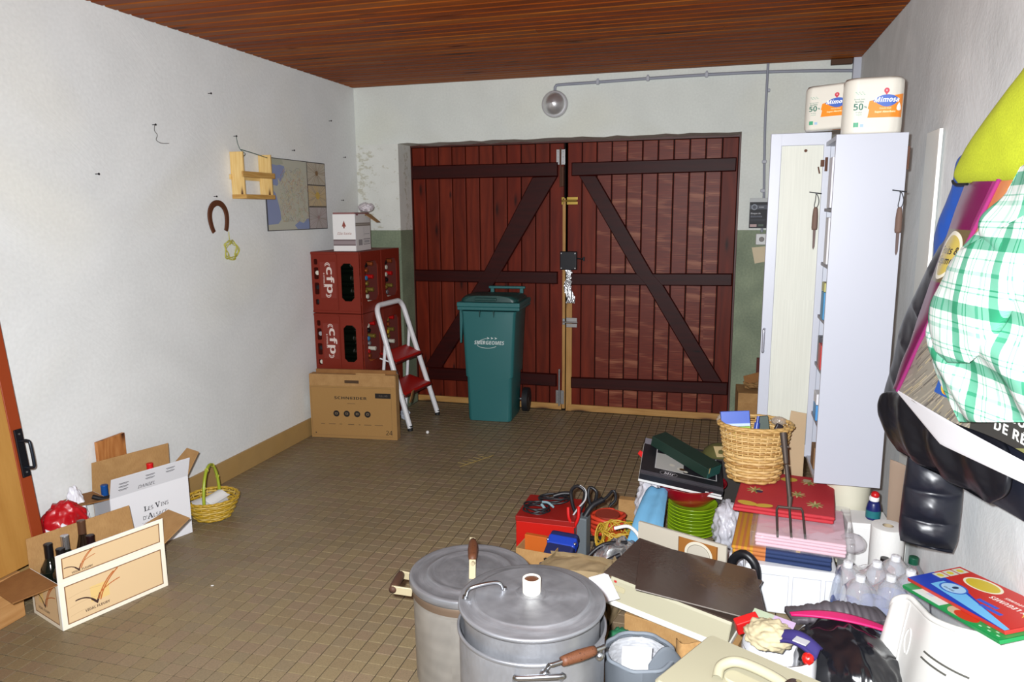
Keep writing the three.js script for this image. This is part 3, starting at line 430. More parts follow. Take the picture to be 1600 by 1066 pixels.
{
  const m = thing('wall_map', 'wide road map with blue sea and three inset plans, mounted flat on the white wall', 'map', [0.009, 1.7275, 0.8915], PI / 2);
  part('backing_board', bx(0.755, 0.475, 0.006, 0, 0, -0.006, 0.001), mat(0x3a3c40, 0.6), m);
  part('map_sheet', move(printQuad(0.752, 0.472), 0, 0, -0.0026), printMat(1128, 708, (x, w, h) => {
    const r = rngOf(5); x.fillStyle = '#4a4648'; x.fillRect(0, 0, w, h); x.fillStyle = '#b4b4a4'; x.fillRect(6, 6, 744, h - 12);
    x.fillStyle = '#8590b2'; x.beginPath(); [[6, 6], [220, 6], [250, 60], [330, 70], [350, 120], [290, 190], [250, 230], [205, 190], [215, 250], [190, 270], [90, 255], [60, 275], [130, 320], [165, 350], [190, 420], [225, 520], [230, 600], [180, 640], [6, 650]].forEach(([a, b], i) => i ? x.lineTo(a, b) : x.moveTo(a, b)); x.fill();
    x.fillStyle = '#a5a794'; x.beginPath(); [[30, 6], [300, 6], [320, 50], [200, 70], [120, 60], [60, 80]].forEach(([a, b], i) => i ? x.lineTo(a, b) : x.moveTo(a, b)); x.fill();
    x.fillStyle = '#8390b4'; x.beginPath(); [[520, 700], [470, 660], [560, 620], [640, 640], [700, 600], [750, 590], [750, 702]].forEach(([a, b], i) => i ? x.lineTo(a, b) : x.moveTo(a, b)); x.fill();
    for (let i = 0; i < 260; i++) { let a = 240 + r() * 500, b = 100 + r() * 540; x.strokeStyle = ['#b8965c', '#a86a5c', '#8f9a78', '#c4b48a', '#7c7a80'][Math.floor(r() * 5)]; x.lineWidth = 1 + r() * 1.6; x.beginPath(); x.moveTo(a, b); for (let k = 0; k < 4; k++) { a += (r() - 0.5) * 90; b += (r() - 0.5) * 90; x.lineTo(Math.max(230, Math.min(748, a)), Math.max(80, Math.min(620, b))); } x.stroke(); }
    for (let i = 0; i < 90; i++) { x.fillStyle = ['#a08a6a', '#8e8f7c', '#b09a88'][i % 3]; x.fillRect(240 + r() * 480, 90 + r() * 520, 6 + r() * 12, 2); }
    [['#b3ab9a', 8, '#7a5a34', 26], ['#b9a684', 246, '#c0a04c', 40], ['#aca3a0', 478, '#957a78', 20]].forEach(([c, y, k, q], n) => { const hh = n === 2 ? 222 : 226; x.fillStyle = c; x.fillRect(762, y, 358, hh); x.save(); x.beginPath(); x.rect(762, y, 358, hh); x.clip(); for (let i = 0; i < 70; i++) { x.strokeStyle = i % 3 ? '#8a8274' : k; x.lineWidth = 1 + r() * 2; x.beginPath(); const a = r() * 6.28; x.moveTo(950, y + 110); x.quadraticCurveTo(950 + Math.cos(a) * 90 + r() * 50 - 25, y + 110 + Math.sin(a) * 70, 950 + Math.cos(a) * 240, y + 110 + Math.sin(a) * 200); x.stroke(); } x.fillStyle = k; x.beginPath(); x.ellipse(950, y + 105, q * 1.1, q, 0, 0, 7); x.fill(); x.restore(); });
  }, 0.5), m);
  for (const y of [0.075, -0.075]) part('divider', bx(0.238, 0.006, 0.002, 0.256, y, -0.0025, 0.0005), mat(0x3a3438, 0.6), m);
}

// ================================================================ THE BACK CORNER AND THE BACK WALL
// --- plastic bottle crates, three tiers of two
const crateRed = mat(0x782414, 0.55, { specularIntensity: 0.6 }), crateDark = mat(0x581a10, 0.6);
const oct = (x0, x1, y0, y1, c) => [[x0 + c, y0], [x1 - c, y0], [x1, y0 + c], [x1, y1 - c], [x1 - c, y1], [x0 + c, y1], [x0, y1 - c], [x0, y0 + c]];
const CW = 0.385, CH = 0.443, CD = 0.325;
const logoMat = mat(0xffffff, 0.5, { map: canvasTex(300, 420, (x, w, h) => {
  x.fillStyle = '#7c2617'; x.fillRect(0, 0, w, h); x.save(); x.translate(w * 0.52, h * 0.5); x.rotate(PI / 2); x.fillStyle = '#d8c8c0'; x.textAlign = 'center'; x.font = 'bold 190px sans-serif'; x.save(); x.scale(1.15, 1); x.fillText('cfp', 0, 34); x.restore();
  x.font = 'bold 36px sans-serif'; x.fillText('6 ETOILES', 0, 96); x.strokeStyle = '#d8c8c0'; x.lineWidth = 9; for (const s of [-1, 1]) for (const q of [200, 182]) { x.beginPath(); x.ellipse(0, 10, q, 105, 0, s > 0 ? -0.5 : PI - 0.5, s > 0 ? 0.5 : PI + 0.5); x.stroke(); } x.restore();
}, { clamp: true }) });
const crateParts = (() => {
  const t = 0.007, win = oct(0.235, 0.335, 0.09, 0.36, 0.025), slots = [[0.022, 0.05, 0.06, 0.10], [0.020, 0.056, 0.135, 0.22], [0.020, 0.056, 0.245, 0.33], [0.022, 0.05, 0.35, 0.39]].map((q) => oct(...q, 0.006));
  const front = move(prism([[0, 0.001], [CW, 0.001], [CW, CH - 0.001], [0, CH - 0.001]], t, 0.001, [win, ...slots]), 0, 0, CD - t);
  const right = move(prism([[0, 0.001], [CD - t, 0.001], [CD - t, CH - 0.001], [0, CH - 0.001]], t, 0.001, [oct(0.06, 0.265, 0.08, 0.37, 0.03)]), CW, 0, CD - t, 0, PI / 2, 0); 
  const back = bb(CW, CH - 0.002, t, CW / 2, 0.001, t / 2, 0.001), left = bb(t, CH - 0.002, CD - 2 * t, t / 2, 0.001, CD / 2, 0.001);
  const top = bb(CW - 0.002, t, CD - 0.002, CW / 2, CH - t - 0.001, CD / 2, 0.001), bot = bb(CW - 0.002, t, CD - 0.002, CW / 2, 0.001, CD / 2, 0.001);
  const ribs = mg(bb(0.006, CH - 0.02, 0.006, 0.205, 0.01, CD + 0.002, 0.001), bb(0.008, CH - 0.004, 0.012, CW - 0.004, 0.002, CD + 0.003, 0.002), bb(CW, 0.014, 0.006, CW / 2, 0.004, CD + 0.002, 0.001), bb(CW, 0.014, 0.006, CW / 2, CH - 0.018, CD + 0.002, 0.001), bb(0.005, 0.014, CD, CW + 0.002, 0.004, CD / 2, 0.001), bb(0.005, 0.014, CD, CW + 0.002, CH - 0.018, CD / 2, 0.001));
  return { front, right, back, left, top, bot, ribs };
})();
function makeCrate(label, x, y, z, logo) {
  const c = thing('bottle_crate', label, 'crate', [x, y, z], 0, 'red plastic bottle crates in the corner'), P = crateParts;
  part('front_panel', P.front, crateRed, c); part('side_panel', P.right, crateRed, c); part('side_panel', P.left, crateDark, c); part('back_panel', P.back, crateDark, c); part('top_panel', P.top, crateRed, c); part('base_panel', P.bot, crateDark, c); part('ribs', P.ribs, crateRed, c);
  if (logo) part('logo', move(printQuad(0.125, 0.26), 0.132, 0.24, CD + 0.0008), logoMat, c);
  return c;
}
const X0 = 0.004, tiers = [0.0, 0.445, 0.89];
for (const [t, w] of [[2, 'topmost'], [1, 'middle'], [0, 'lowest']]) for (const [z, q] of [[0.444, 'front'], [0.117, 'rear']]) {
  if (t === 0 && q === 'front') { makeCrate('lowest front bottle crate, hidden behind the kraft television carton', X0, tiers[t], z, false); continue; }
  makeCrate(`${w} red bottle crate of the ${q === 'front' ? 'front stack bearing white cfp lettering' : 'rear stack next to the green wall'}`, X0, tiers[t], z, q === 'front');
}
// bottles lying in the crates, necks towards the room (seen through the side) or towards the front
const caps = { blue: foil(0x3a8ec8, 0.3), red: foil(0xc01818, 0.2), gold: foil(0xb39a4a, 0.7), silver: foil(0xc4c8cc, 0.8), white: foil(0xd8d4c4, 0.1), black: foil(0x141216, 0.2), copper: foil(0xc86a3a, 0.7), yellow: foil(0xd0b020, 0.2) };
{
  const rowsY = [0.062, 0.145, 0.228, 0.311, 0.385];
  const setup = [[2, 0.444, 'topmost front crate', ['silver', 'gold', 'blue', 'black'], ['black', 'black', 'white']], [2, 0.117, 'topmost rear crate', ['white', 'gold', 'white', 'black'], null], [1, 0.444, 'middle front crate', ['yellow', 'red', 'blue', 'white'], ['white', 'black', 'silver']], [1, 0.117, 'middle rear crate', ['silver', 'black', 'yellow', 'gold'], null]];
  for (const [t, z, where, side, front] of setup) {
    side.forEach((c, k) => { for (const j of [0, 1]) { const cc = j ? ['red', 'copper', 'white', 'gold'][(k + t) % 4] : c; const y = tiers[t] + 0.012 + 0.045 + k * 0.096; bottle(`${cc}-capped wine bottle, ${where}, ${['lowest', 'second', 'third', 'top'][k]} row, ${j ? 'far' : 'near'} side`, [X0 + 0.062 + (j ? 0.0 : 0.012), y, z + (j ? 0.085 : 0.205)], [0, 0, -PI / 2], caps[cc], 'wine bottles lying in the crates'); } });
    [0, 1, 2].forEach((k) => { const cc = ['black', 'copper', 'white', 'silver', 'gold'][(k * 2 + t + (z > 0.3 ? 0 : 1)) % 5]; bottle(`${cc}-capped wine bottle, ${where}, middle column, ${['lowest', 'second', 'third'][k]}`, [X0 + 0.050, tiers[t] + 0.107 + k * 0.096, z + 0.145], [0, 0, -PI / 2], caps[cc], 'wine bottles lying in the crates'); });
    if (front) front.forEach((c, k) => bottle(`${c}-capped wine bottle pointing out of the ${['low', 'middle', 'high'][k]} slot of the ${where}`, [X0 + 0.041, tiers[t] + 0.08 + k * 0.105, z + 0.012], [PI / 2, 0, 0], caps[c], 'wine bottles lying in the crates'));
  }
}
// --- white carton on the crates
{
  const c = thing('wine_carton', 'small white carton with dark printed bands on top of the red crates', 'box', [0.245, 1.3345, 0.585], 0.10);
  part('carton_body', bb(0.170, 0.262, 0.285, 0, 0, 0, 0.002), whiteCard, c);
  const bands = (x, w, h) => { x.fillStyle = '#e2e0de'; x.fillRect(0, 0, w, h); };
  part('front_print', move(printQuad(0.168, 0.26), 0, 0.131, 0.1428), printMat(252, 390, (x, w, h) => { bands(x, w, h); x.fillStyle = '#8a4438'; x.beginPath(); x.moveTo(126, 66); x.lineTo(150, 130); x.lineTo(102, 130); x.fill(); x.fillRect(118, 130, 16, 18); x.font = 'italic 34px serif'; x.textAlign = 'center'; x.fillText('Elix Santa', 126, 214); x.fillStyle = '#6a5a5c'; x.fillRect(0, 266, w, 66); x.fillStyle = '#8e8082'; x.fillRect(0, 280, w, 38); }), c);
  part('side_print', move(printQuad(0.283, 0.26), 0.0853, 0.131, 0, 0, PI / 2, 0), printMat(424, 390, (x, w, h) => { bands(x, w, h); x.fillStyle = '#8e877e'; x.fillRect(0, 92, w, 34); x.fillStyle = '#b4aca2'; x.fillRect(0, 104, w, 8); x.fillStyle = '#9a989a'; x.fillRect(70, 270, 110, 62); x.strokeStyle = '#444648'; x.lineWidth = 5; x.strokeRect(216, 268, 190, 56); x.fillStyle = '#b0b0b2'; x.fillRect(236, 282, 150, 28); x.fillRect(228, 140, 6, 100); x.fillRect(240, 210, 150, 8); x.fillStyle = '#7a3a44'; x.fillRect(20, 0, 60, 12); x.fillRect(280, 6, 80, 12); }), c);
  part('torn_flap', flapGeo(0.12, 0.10, 0.003, 0.02), kraft, c, [0.087, 0.262, -0.10]).rotation.set(2.2, PI / 2, 0, 'YXZ');
  part('torn_rim', bb(0.165, 0.012, 0.28, 0, 0.2615, 0, 0.002), mat(0x8a5a58, 0.8), c);
}
one('plastic_wrap', 'crumpled clear plastic film on top of the small white carton', 'plastic film', crumple(0.06, 0.035, 0.05, 1.2, 4), mat(0xcfc8cc, 0.3, { clearcoat: 0.5 }), [0.300, 1.645, 0.46]);
// --- the kraft television carton standing on edge
{
  const c = thing('television_carton', 'flat kraft television carton lettered SCHNEIDER standing on edge by the crates', 'box', [0.352, 0.0005, 0.858], 0.122);
  part('carton_body', bb(0.645, 0.470, 0.075, 0, 0, 0, 0.003), kraft, c);
  part('lid_flap', bb(0.635, 0.085, 0.005, 0.0, 0.388, 0.040, 0.002), kraft, c); part('lid_flap', bb(0.60, 0.03, 0.02, 0.012, 0.468, -0.02, 0.003), kraftDark, c); part('tab', bb(0.22, 0.035, 0.006, 0.14, 0.45, 0.035, 0.002), kraft, c);
  part('handle_slot', bb(0.105, 0.022, 0.002, 0.0, 0.410, 0.0428, 0.0005), mat(0x4a3520, 0.9), c);
  part('side_flap', bb(0.005, 0.09, 0.05, 0.335, 0.37, 0.0, 0.001), kraftDark, c).rotation.z = -0.25;
  part('front_print', move(printQuad(0.643, 0.384), 0, 0.194, 0.0382), printMat(1286, 768, (x, w, h) => {
    x.fillStyle = '#9e7844'; x.fillRect(0, 0, w, h); const r = rngOf(9); for (let i = 0; i < 3000; i++) { x.fillStyle = i % 2 ? 'rgba(80,55,30,0.06)' : 'rgba(255,235,200,0.06)'; x.fillRect(r() * w, r() * h, 14, 1.5); }
    x.fillStyle = '#1d1712'; x.textAlign = 'center'; x.font = 'bold 66px sans-serif'; x.save(); x.translate(610, 190); x.scale(1.35, 0.82); x.fillText('SCHNEIDER', 0, 0); x.restore(); x.fillRect(980, 90, 230, 72); x.fillStyle = '#6e6258'; x.font = '34px sans-serif'; x.fillText('FULL HD', 1100, 138); x.fillStyle = '#5a452e'; x.fillRect(560, 248, 120, 6);
    for (let i = 0; i < 4; i++) { const cx = 390 + i * 156; x.fillStyle = '#1d1712'; x.beginPath(); x.arc(cx, 404, 46, 0, 7); x.fill(); x.strokeStyle = '#a88c6a'; x.lineWidth = 4; x.strokeRect(cx - 16, 392, 32, 22); }
    x.fillStyle = '#5a452e'; for (const [a, b] of [[150, 60], [270, 100], [430, 40], [560, 90], [720, 26], [800, 110], [960, 120]]) x.fillRect(a, 556, b, 9); x.fillStyle = '#1d1712'; x.font = '92px sans-serif'; x.fillText('24', 1170, 700); x.fillRect(60, 690, 16, 16); x.strokeStyle = '#6a5236'; x.lineWidth = 3; x.strokeRect(20, 20, w - 90, h - 60);
  }, 0.85), c);
  part('shipping_label', bx(0.002, 0.10, 0.028, -0.3235, 0.26, 0.02, 0.0005), whiteBright, c);
}
// --- step ladder
{
  const l = thing('step_ladder', 'folding two-step ladder with white tube frame and red metal treads', 'ladder', [0, 0, 0]);
  const white = mat(0xe4e4e6, 0.35), redT = mat(0xb01812, 0.4), blk = mat(0x141418, 0.6);
  const A = V3(0.668, 0.022, 0.612), B = V3(0.698, 0.022, 0.142), A1 = V3(0.425, 0.85, 0.575), B1 = V3(0.462, 0.85, 0.19), lerp = (p, q, t) => p.clone().lerp(q, t);
  const path = new THREE.CurvePath(); const a2 = V3(0.408, 0.905, 0.545), b2 = V3(0.443, 0.912, 0.225);
  path.add(new THREE.LineCurve3(A, A1)); path.add(new THREE.QuadraticBezierCurve3(A1, V3(0.402, 0.925, 0.57), V3(0.405, 0.925, 0.50))); path.add(new THREE.LineCurve3(V3(0.405, 0.925, 0.50), V3(0.435, 0.93, 0.27))); path.add(new THREE.QuadraticBezierCurve3(V3(0.435, 0.93, 0.27), V3(0.438, 0.93, 0.195), B1)); path.add(new THREE.LineCurve3(B1, B));
  const g = new THREE.TubeGeometry(path, 120, 0.0200, 12, false); part('front_frame', g, white, l);
  const C = V3(0.418, 0.022, 0.60), D = V3(0.430, 0.022, 0.16); part('rear_leg', bar(C.toArray(), lerp(A, A1, 0.78).toArray(), 0.0125), white, l); part('rear_leg', bar(D.toArray(), lerp(B, B1, 0.86).toArray(), 0.0125), white, l); part('cross_bar', bar(lerp(C, lerp(A, A1, 0.78), 0.2).toArray(), lerp(D, lerp(B, B1, 0.86), 0.2).toArray(), 0.009), white, l);
  for (const [y, back] of [[0.515, 0.085], [0.27, 0.135]]) { const t = (y - 0.02) / 0.83, p = lerp(A, A1, t), q = lerp(B, B1, t); const tread = part('tread', sheet((u, v) => { const e = lerp(p, q, u); return V3(e.x + 0.035 - v * (back + 0.05), y - 0.012 * (v > 0.06 ? 0 : 1) + 0.055 * v, e.z + (0.5 - u) * -0.02); }, 10, 16, 0.006), redT, l); part('tread_edge', bar([p.x + 0.035, y - 0.012, p.z - 0.005], [q.x + 0.035, y - 0.012, q.z + 0.005], 0.008), mat(0x5a1410, 0.6), tread); part('tread_bracket', mg(bar([p.x + 0.02, y - 0.014, p.z], [p.x - 0.09, y + 0.02, p.z], 0.006), bar([q.x + 0.02, y - 0.014, q.z], [q.x - 0.09, y + 0.02, q.z], 0.006)), white, l); }
  for (const P of [A, B, C, D]) part('rubber_foot', cyl(0.020, 0.018, 0.04, P.x, 0.0205, P.z, 0, 0, 0, 14), blk, l);
  part('hinge_block', bx(0.03, 0.034, 0.032, lerp(B, B1, 0.86).x - 0.006, lerp(B, B1, 0.86).y, lerp(B, B1, 0.86).z, 0.004), blk, l);
  for (const [t, P, Q] of [[0.74, A, A1], [0.30, A, A1]]) { const p = lerp(P, Q, t); part('rivet', cyl(0.006, 0.006, 0.006, p.x + 0.015, p.y, p.z + 0.006, 0, 0, PI / 2, 8), steelDull, l); }
}
// --- green wheeled bin
{
  const b = thing('wheeled_bin', 'dark green wheeled rubbish bin lettered SMIRGEOMES in front of the garage door', 'bin', [1.150, 0, 0.0]);
  const green = mat(0x2a6869, 0.42), greenD = mat(0x17423f, 0.4);
  // body: rounded-rectangle sections from foot to rim
  const sec = [[0.003, 0.335, 0.335, 0.035], [0.02, 0.345, 0.345, 0.035], [0.345, 0.358, 0.362, 0.03], [0.352, 0.378, 0.38, 0.03], [0.84, 0.425, 0.405, 0.03], [0.86, 0.44, 0.412, 0.03]];
  function loft(S, cz, inner) { const N = 32, pos = [], idx = []; for (const [y, w, d, r] of S) { const q = rrect(w, d, r, 7); for (let i = 0; i < N; i++) pos.push(q[i][0], y, cz + q[i][1] + (0.405 - d) * 0.5); } for (let j = 0; j < S.length - 1; j++) for (let i = 0; i < N; i++) { const a = j * N + i, c = j * N + (i + 1) % N; idx.push(a, a + N, c, c, a + N, c + N); } const cap = (j, f) => { for (let i = 1; i < N - 1; i++) f ? idx.push(j * N, j * N + i, j * N + i + 1) : idx.push(j * N, j * N + i + 1, j * N + i); }; cap(0, true); cap(S.length - 1, false); const g = new THREE.BufferGeometry(); g.setAttribute('position', new THREE.Float32BufferAttribute(pos, 3)); g.setIndex(idx); return toCreasedNormals(g, 0.6); }
  part('body', loft(sec, 0.02), green, b);
  const rim = part('rim', mg(bb(0.488, 0.026, 0.425, 0, 0.868, 0.012, 0.006), bb(0.494, 0.036, 0.435, 0, 0.893, 0.012, 0.008)), green, b);
  for (const x of [-0.05, 0.06]) part('rim_bracket', prism([[0, 0], [0.012, 0], [0.006, -0.05]], 0.03, 0.001), greenD, b, [x - 0.02, 0.866, 0.208]);
  part('side_fin', mg(prism([[0, 0], [0.03, 0], [0.012, -0.26], [0, -0.26]], 0.02, 0.002)), green, b, [-0.238, 0.866, 0.16]);
  const lid = part('lid', mg(loft([[0.931, 0.452, 0.39, 0.05], [0.95, 0.45, 0.385, 0.06], [0.972, 0.40, 0.34, 0.08], [0.978, 0.30, 0.25, 0.08]], 0.0)), greenD, b);
  part('lid_grip', mg(bx(0.17, 0.022, 0.035, -0.02, 0.952, 0.205, 0.006)), greenD, lid); part('hinge_bar', mg(bx(0.30, 0.022, 0.035, 0.06, 1.008, -0.165, 0.008), bx(0.03, 0.05, 0.03, -0.06, 0.985, -0.165, 0.006), bx(0.03, 0.05, 0.03, 0.18, 0.985, -0.165, 0.006)), green, b);
  part('axle', bar([-0.20, 0.10, -0.135], [0.22, 0.10, -0.135], 0.011), steelDull, b);
  for (const x of [-0.205, 0.222]) { const w = part('wheel', mg(cyl(0.098, 0.098, 0.045, x, 0.1, -0.125, 0, 0, PI / 2, 28)), mat(0x14151a, 0.7), b); part('hub', cyl(0.04, 0.04, 0.05, x, 0.1, -0.125, 0, 0, PI / 2, 16), mat(0x1e2026, 0.6), w); }
  part('bin_lettering', move(printQuad(0.30, 0.115), 0.005, 0.625, 0.2240, 0.0, 0, 0), mat(0xffffff, 0.5, { transparent: true, map: canvasTex(900, 345, (x, w, h) => { x.clearRect(0, 0, w, h); x.fillStyle = '#cfdad8'; x.strokeStyle = '#cfdad8'; x.font = 'bold 118px sans-serif'; x.textAlign = 'center'; x.save(); x.translate(450, 226); x.scale(0.92, 1); x.transform(1, 0, -0.12, 1, 0, 0); x.fillText('SMIRGEOMES', 0, 0); x.restore(); x.lineWidth = 9; x.beginPath(); x.ellipse(400, 232, 232, 80, 0, 0.35, 3.4); x.stroke(); x.beginPath(); x.moveTo(168, 210); x.quadraticCurveTo(220, 120, 400, 86); x.stroke(); for (const q of [400, 490, 580]) { x.beginPath(); x.moveTo(q, 50); x.lineTo(q + 66, 82); x.lineTo(q, 106); x.lineTo(q + 18, 80); x.fill(); } }, { clamp: true }), polygonOffset: true, polygonOffsetFactor: -1 }), b);
  b.rotation.y = 0.06;
}
// --- on the back wall: bulkhead lamp, conduits, sign, switch, tag
{
  const l = thing('wall_lamp', 'round metal bulkhead lamp with a shiny dish on the white wall above the garage door', 'lamp', [1.632, 2.376, 0]);
  part('base_ring', move(lathe([[0, 0], [0.092, 0], [0.096, 0.012], [0.096, 0.032], [0.088, 0.042], [0.076, 0.044]], 40), 0, 0, 0, PI / 2, 0, 0), mat(0xc2c2c4, 0.5, { metal: 0.15 }), l);
  part('reflector_dish', move(lathe([[0.078, 0.044], [0.079, 0.052], [0.074, 0.060], [0.06, 0.078], [0.04, 0.096], [0.02, 0.106], [0, 0.110]], 40), 0, 0, 0, PI / 2, 0, 0), mat(0xdcdcde, 0.34, { metal: 0.75 }), l);
  const cg = mat(0x8f939f, 0.55), clip = mat(0xa8abb4, 0.5);
  const c1 = thing('conduit', 'grey plastic conduit running along the back wall from the lamp to the corner pipe', 'conduit', [0, 0, 0]);
  part('pipe', tube([[1.632, 2.462, 0.014], [1.632, 2.498, 0.014], [1.640, 2.509, 0.014], [1.66, 2.511, 0.014], [1.95, 2.515, 0.014], [2.33, 2.521, 0.014], [2.70, 2.524, 0.014], [3.10, 2.520, 0.014], [3.40, 2.510, 0.014], [3.63, 2.498, 0.014]], 0.0105, { n: 120, seg: 10 }), cg, c1);
  for (const [x, y] of [[1.945, 2.515], [2.30, 2.5205], [2.70, 2.524]]) part('pipe_clip', mg(bx(0.022, 0.034, 0.028, x, y, 0.014, 0.004), cyl(0.006, 0.006, 0.012, x, y + 0.02, 0.012, 0, 0, 0, 8)), clip, c1);
  const c2 = thing('conduit', 'thin grey conduit dropping down the back wall from the ceiling to the switch', 'conduit', [0, 0, 0]);
  part('pipe', tube([[3.098, 2.572, 0.024], [3.097, 2.45, 0.030], [3.098, 2.2, 0.014], [3.105, 1.95, 0.014], [3.112, 1.76, 0.014], [3.114, 1.71, 0.014], [3.112, 1.45, 0.014]], 0.0085, { n: 80, seg: 8 }), cg, c2); for (const y of [2.40, 1.93, 1.735]) part('pipe_clip', bx(0.03, 0.022, 0.026, 3.105, y, 0.014, 0.004), clip, c2);
  const s = thing('wall_sign', 'black printed notice card hung on the conduit above the switch', 'sign', [3.082, 1.582, 0.030]);
  part('card', bx(0.118, 0.205, 0.003, 0, 0, 0, 0.0006), mat(0x15161c, 0.5), s);
  part('print', move(printQuad(0.117, 0.204), 0, 0, 0.0019), printMat(234, 408, (x, w, h) => { x.fillStyle = '#12131a'; x.fillRect(0, 0, w, h); x.fillStyle = '#b8bcbc'; x.fillRect(0, 0, w, 54); x.fillStyle = '#4a4e58'; x.fillRect(0, 92, w, 60); x.fillStyle = '#8b929c'; x.beginPath(); x.arc(62, 122, 40, 0, 7); x.fill(); x.fillStyle = '#4a4e58'; x.beginPath(); x.arc(62, 122, 26, 0, 7); x.fill(); x.fillStyle = '#b9bcc2'; x.font = 'bold 24px sans-serif'; x.fillText('TERRE', 120, 132); x.fillStyle = '#c8cace'; x.font = 'bold 28px sans-serif'; x.fillText('Disque de', 16, 218); x.fillStyle = '#8a90a0'; x.font = '36px sans-serif'; x.fillText('diatomée', 16, 262); x.fillStyle = '#3e424c'; x.fillRect(16, 290, 200, 6); x.fillRect(16, 306, 190, 6); x.fillStyle = '#b49a98'; x.fillRect(12, 356, 90, 38); x.fillStyle = '#4c5c50'; x.fillRect(122, 356, 70, 30); }), s);
  const w = thing('light_switch', 'square white surface-mounted light switch below the black notice', 'switch', [3.108, 1.402, 0]);
  part('switch_box', bx(0.07, 0.078, 0.04, 0, 0, 0.021, 0.006), mat(0xc8cac8, 0.45), w); part('rocker', cyl(0.018, 0.016, 0.012, 0.004, 0, 0.045, PI / 2, 0, 0, 18), mat(0x6a6460, 0.5), w);
  const t = one('paper_tag', 'small cream paper tag pinned crookedly under the light switch', 'tag', prism([[-0.055, 0.0], [0.05, 0.012], [0.055, -0.095], [-0.030, -0.112]], 0.002, 0.0004), mat(0xcfc0a2, 0.8), [3.105, 1.343, 0.004]);
}
// --- cartons in the corner to the right of the door
{
  const c = thing('kraft_carton', 'open kraft carton on the floor in the corner beside the garage door', 'box', [3.16, 0, 0.20], 0.05);
  part('carton_body', bb(0.34, 0.37, 0.28, 0, 0, 0, 0.003), kraft, c); part('flap', flapGeo(0.33, 0.11, 0.004, 0.01), kraftDark, c, [0.06, 0.37, -0.13], [-0.2, 0, 0.3]); part('flap', flapGeo(0.34, 0.09, 0.004, 0.004), kraft, c, [0, 0.30, 0.142], [2.4, 0, 0]); part('packing_paper', move(sheet((u, v) => V3((u - 0.5) * 0.25, 0.02 * nz(u * 6, v * 6), (v - 0.5) * 0.18), 20, 14, 0.002), 0, 0.395, 0), kraft, c);
  one('wood_plank', 'upright pale wooden plank leaning in the corner behind the kraft carton', 'plank', bb(0.07, 0.56, 0.02, 0, 0, 0, 0.002), mat(0x9a6a3c, 0.7, { map: rep(texPine, 0.6, 3) }), [3.155, 0, 0.025]);
}
// --- bits on the floor
one('golf_ball', 'small white ball on the tiles in front of the step ladder', 'ball', new THREE.SphereGeometry(0.012, 18, 12), whiteBright, [0.822, 0.012, 0.649]);
one('pine_twig', 'thin dry twig with side shoots lying on the tiles in mid floor', 'twig', mg(bar([1.30, 0.003, 1.27], [1.44, 0.003, 1.00], 0.0024, 6), ...[0.2, 0.35, 0.5, 0.65, 0.8].map((t) => bar([1.30 + 0.14 * t, 0.003, 1.27 - 0.27 * t], [1.30 + 0.14 * t - 0.07, 0.003, 1.27 - 0.27 * t - 0.02], 0.0014, 5))), mat(0xa08a50, 0.8));
one('paper_scrap', 'tiny white scrap on the floor tiles near the cream carton', 'scrap', bx(0.012, 0.003, 0.007, 0, 0.002, 0, 0.001), whiteBright, [0.775, 0, 2.985], 0.4);
one('plastic_scrap', 'scrap of bluish plastic film on the floor behind the ladder foot', 'scrap', clampFloor(move(crumple(0.035, 0.06, 0.03, 1.2, 7), 0, 0.05, 0), 0.001), mat(0xb4bac6, 0.3, { clearcoat: 0.4 }), [0.50, 0, 0.33]);

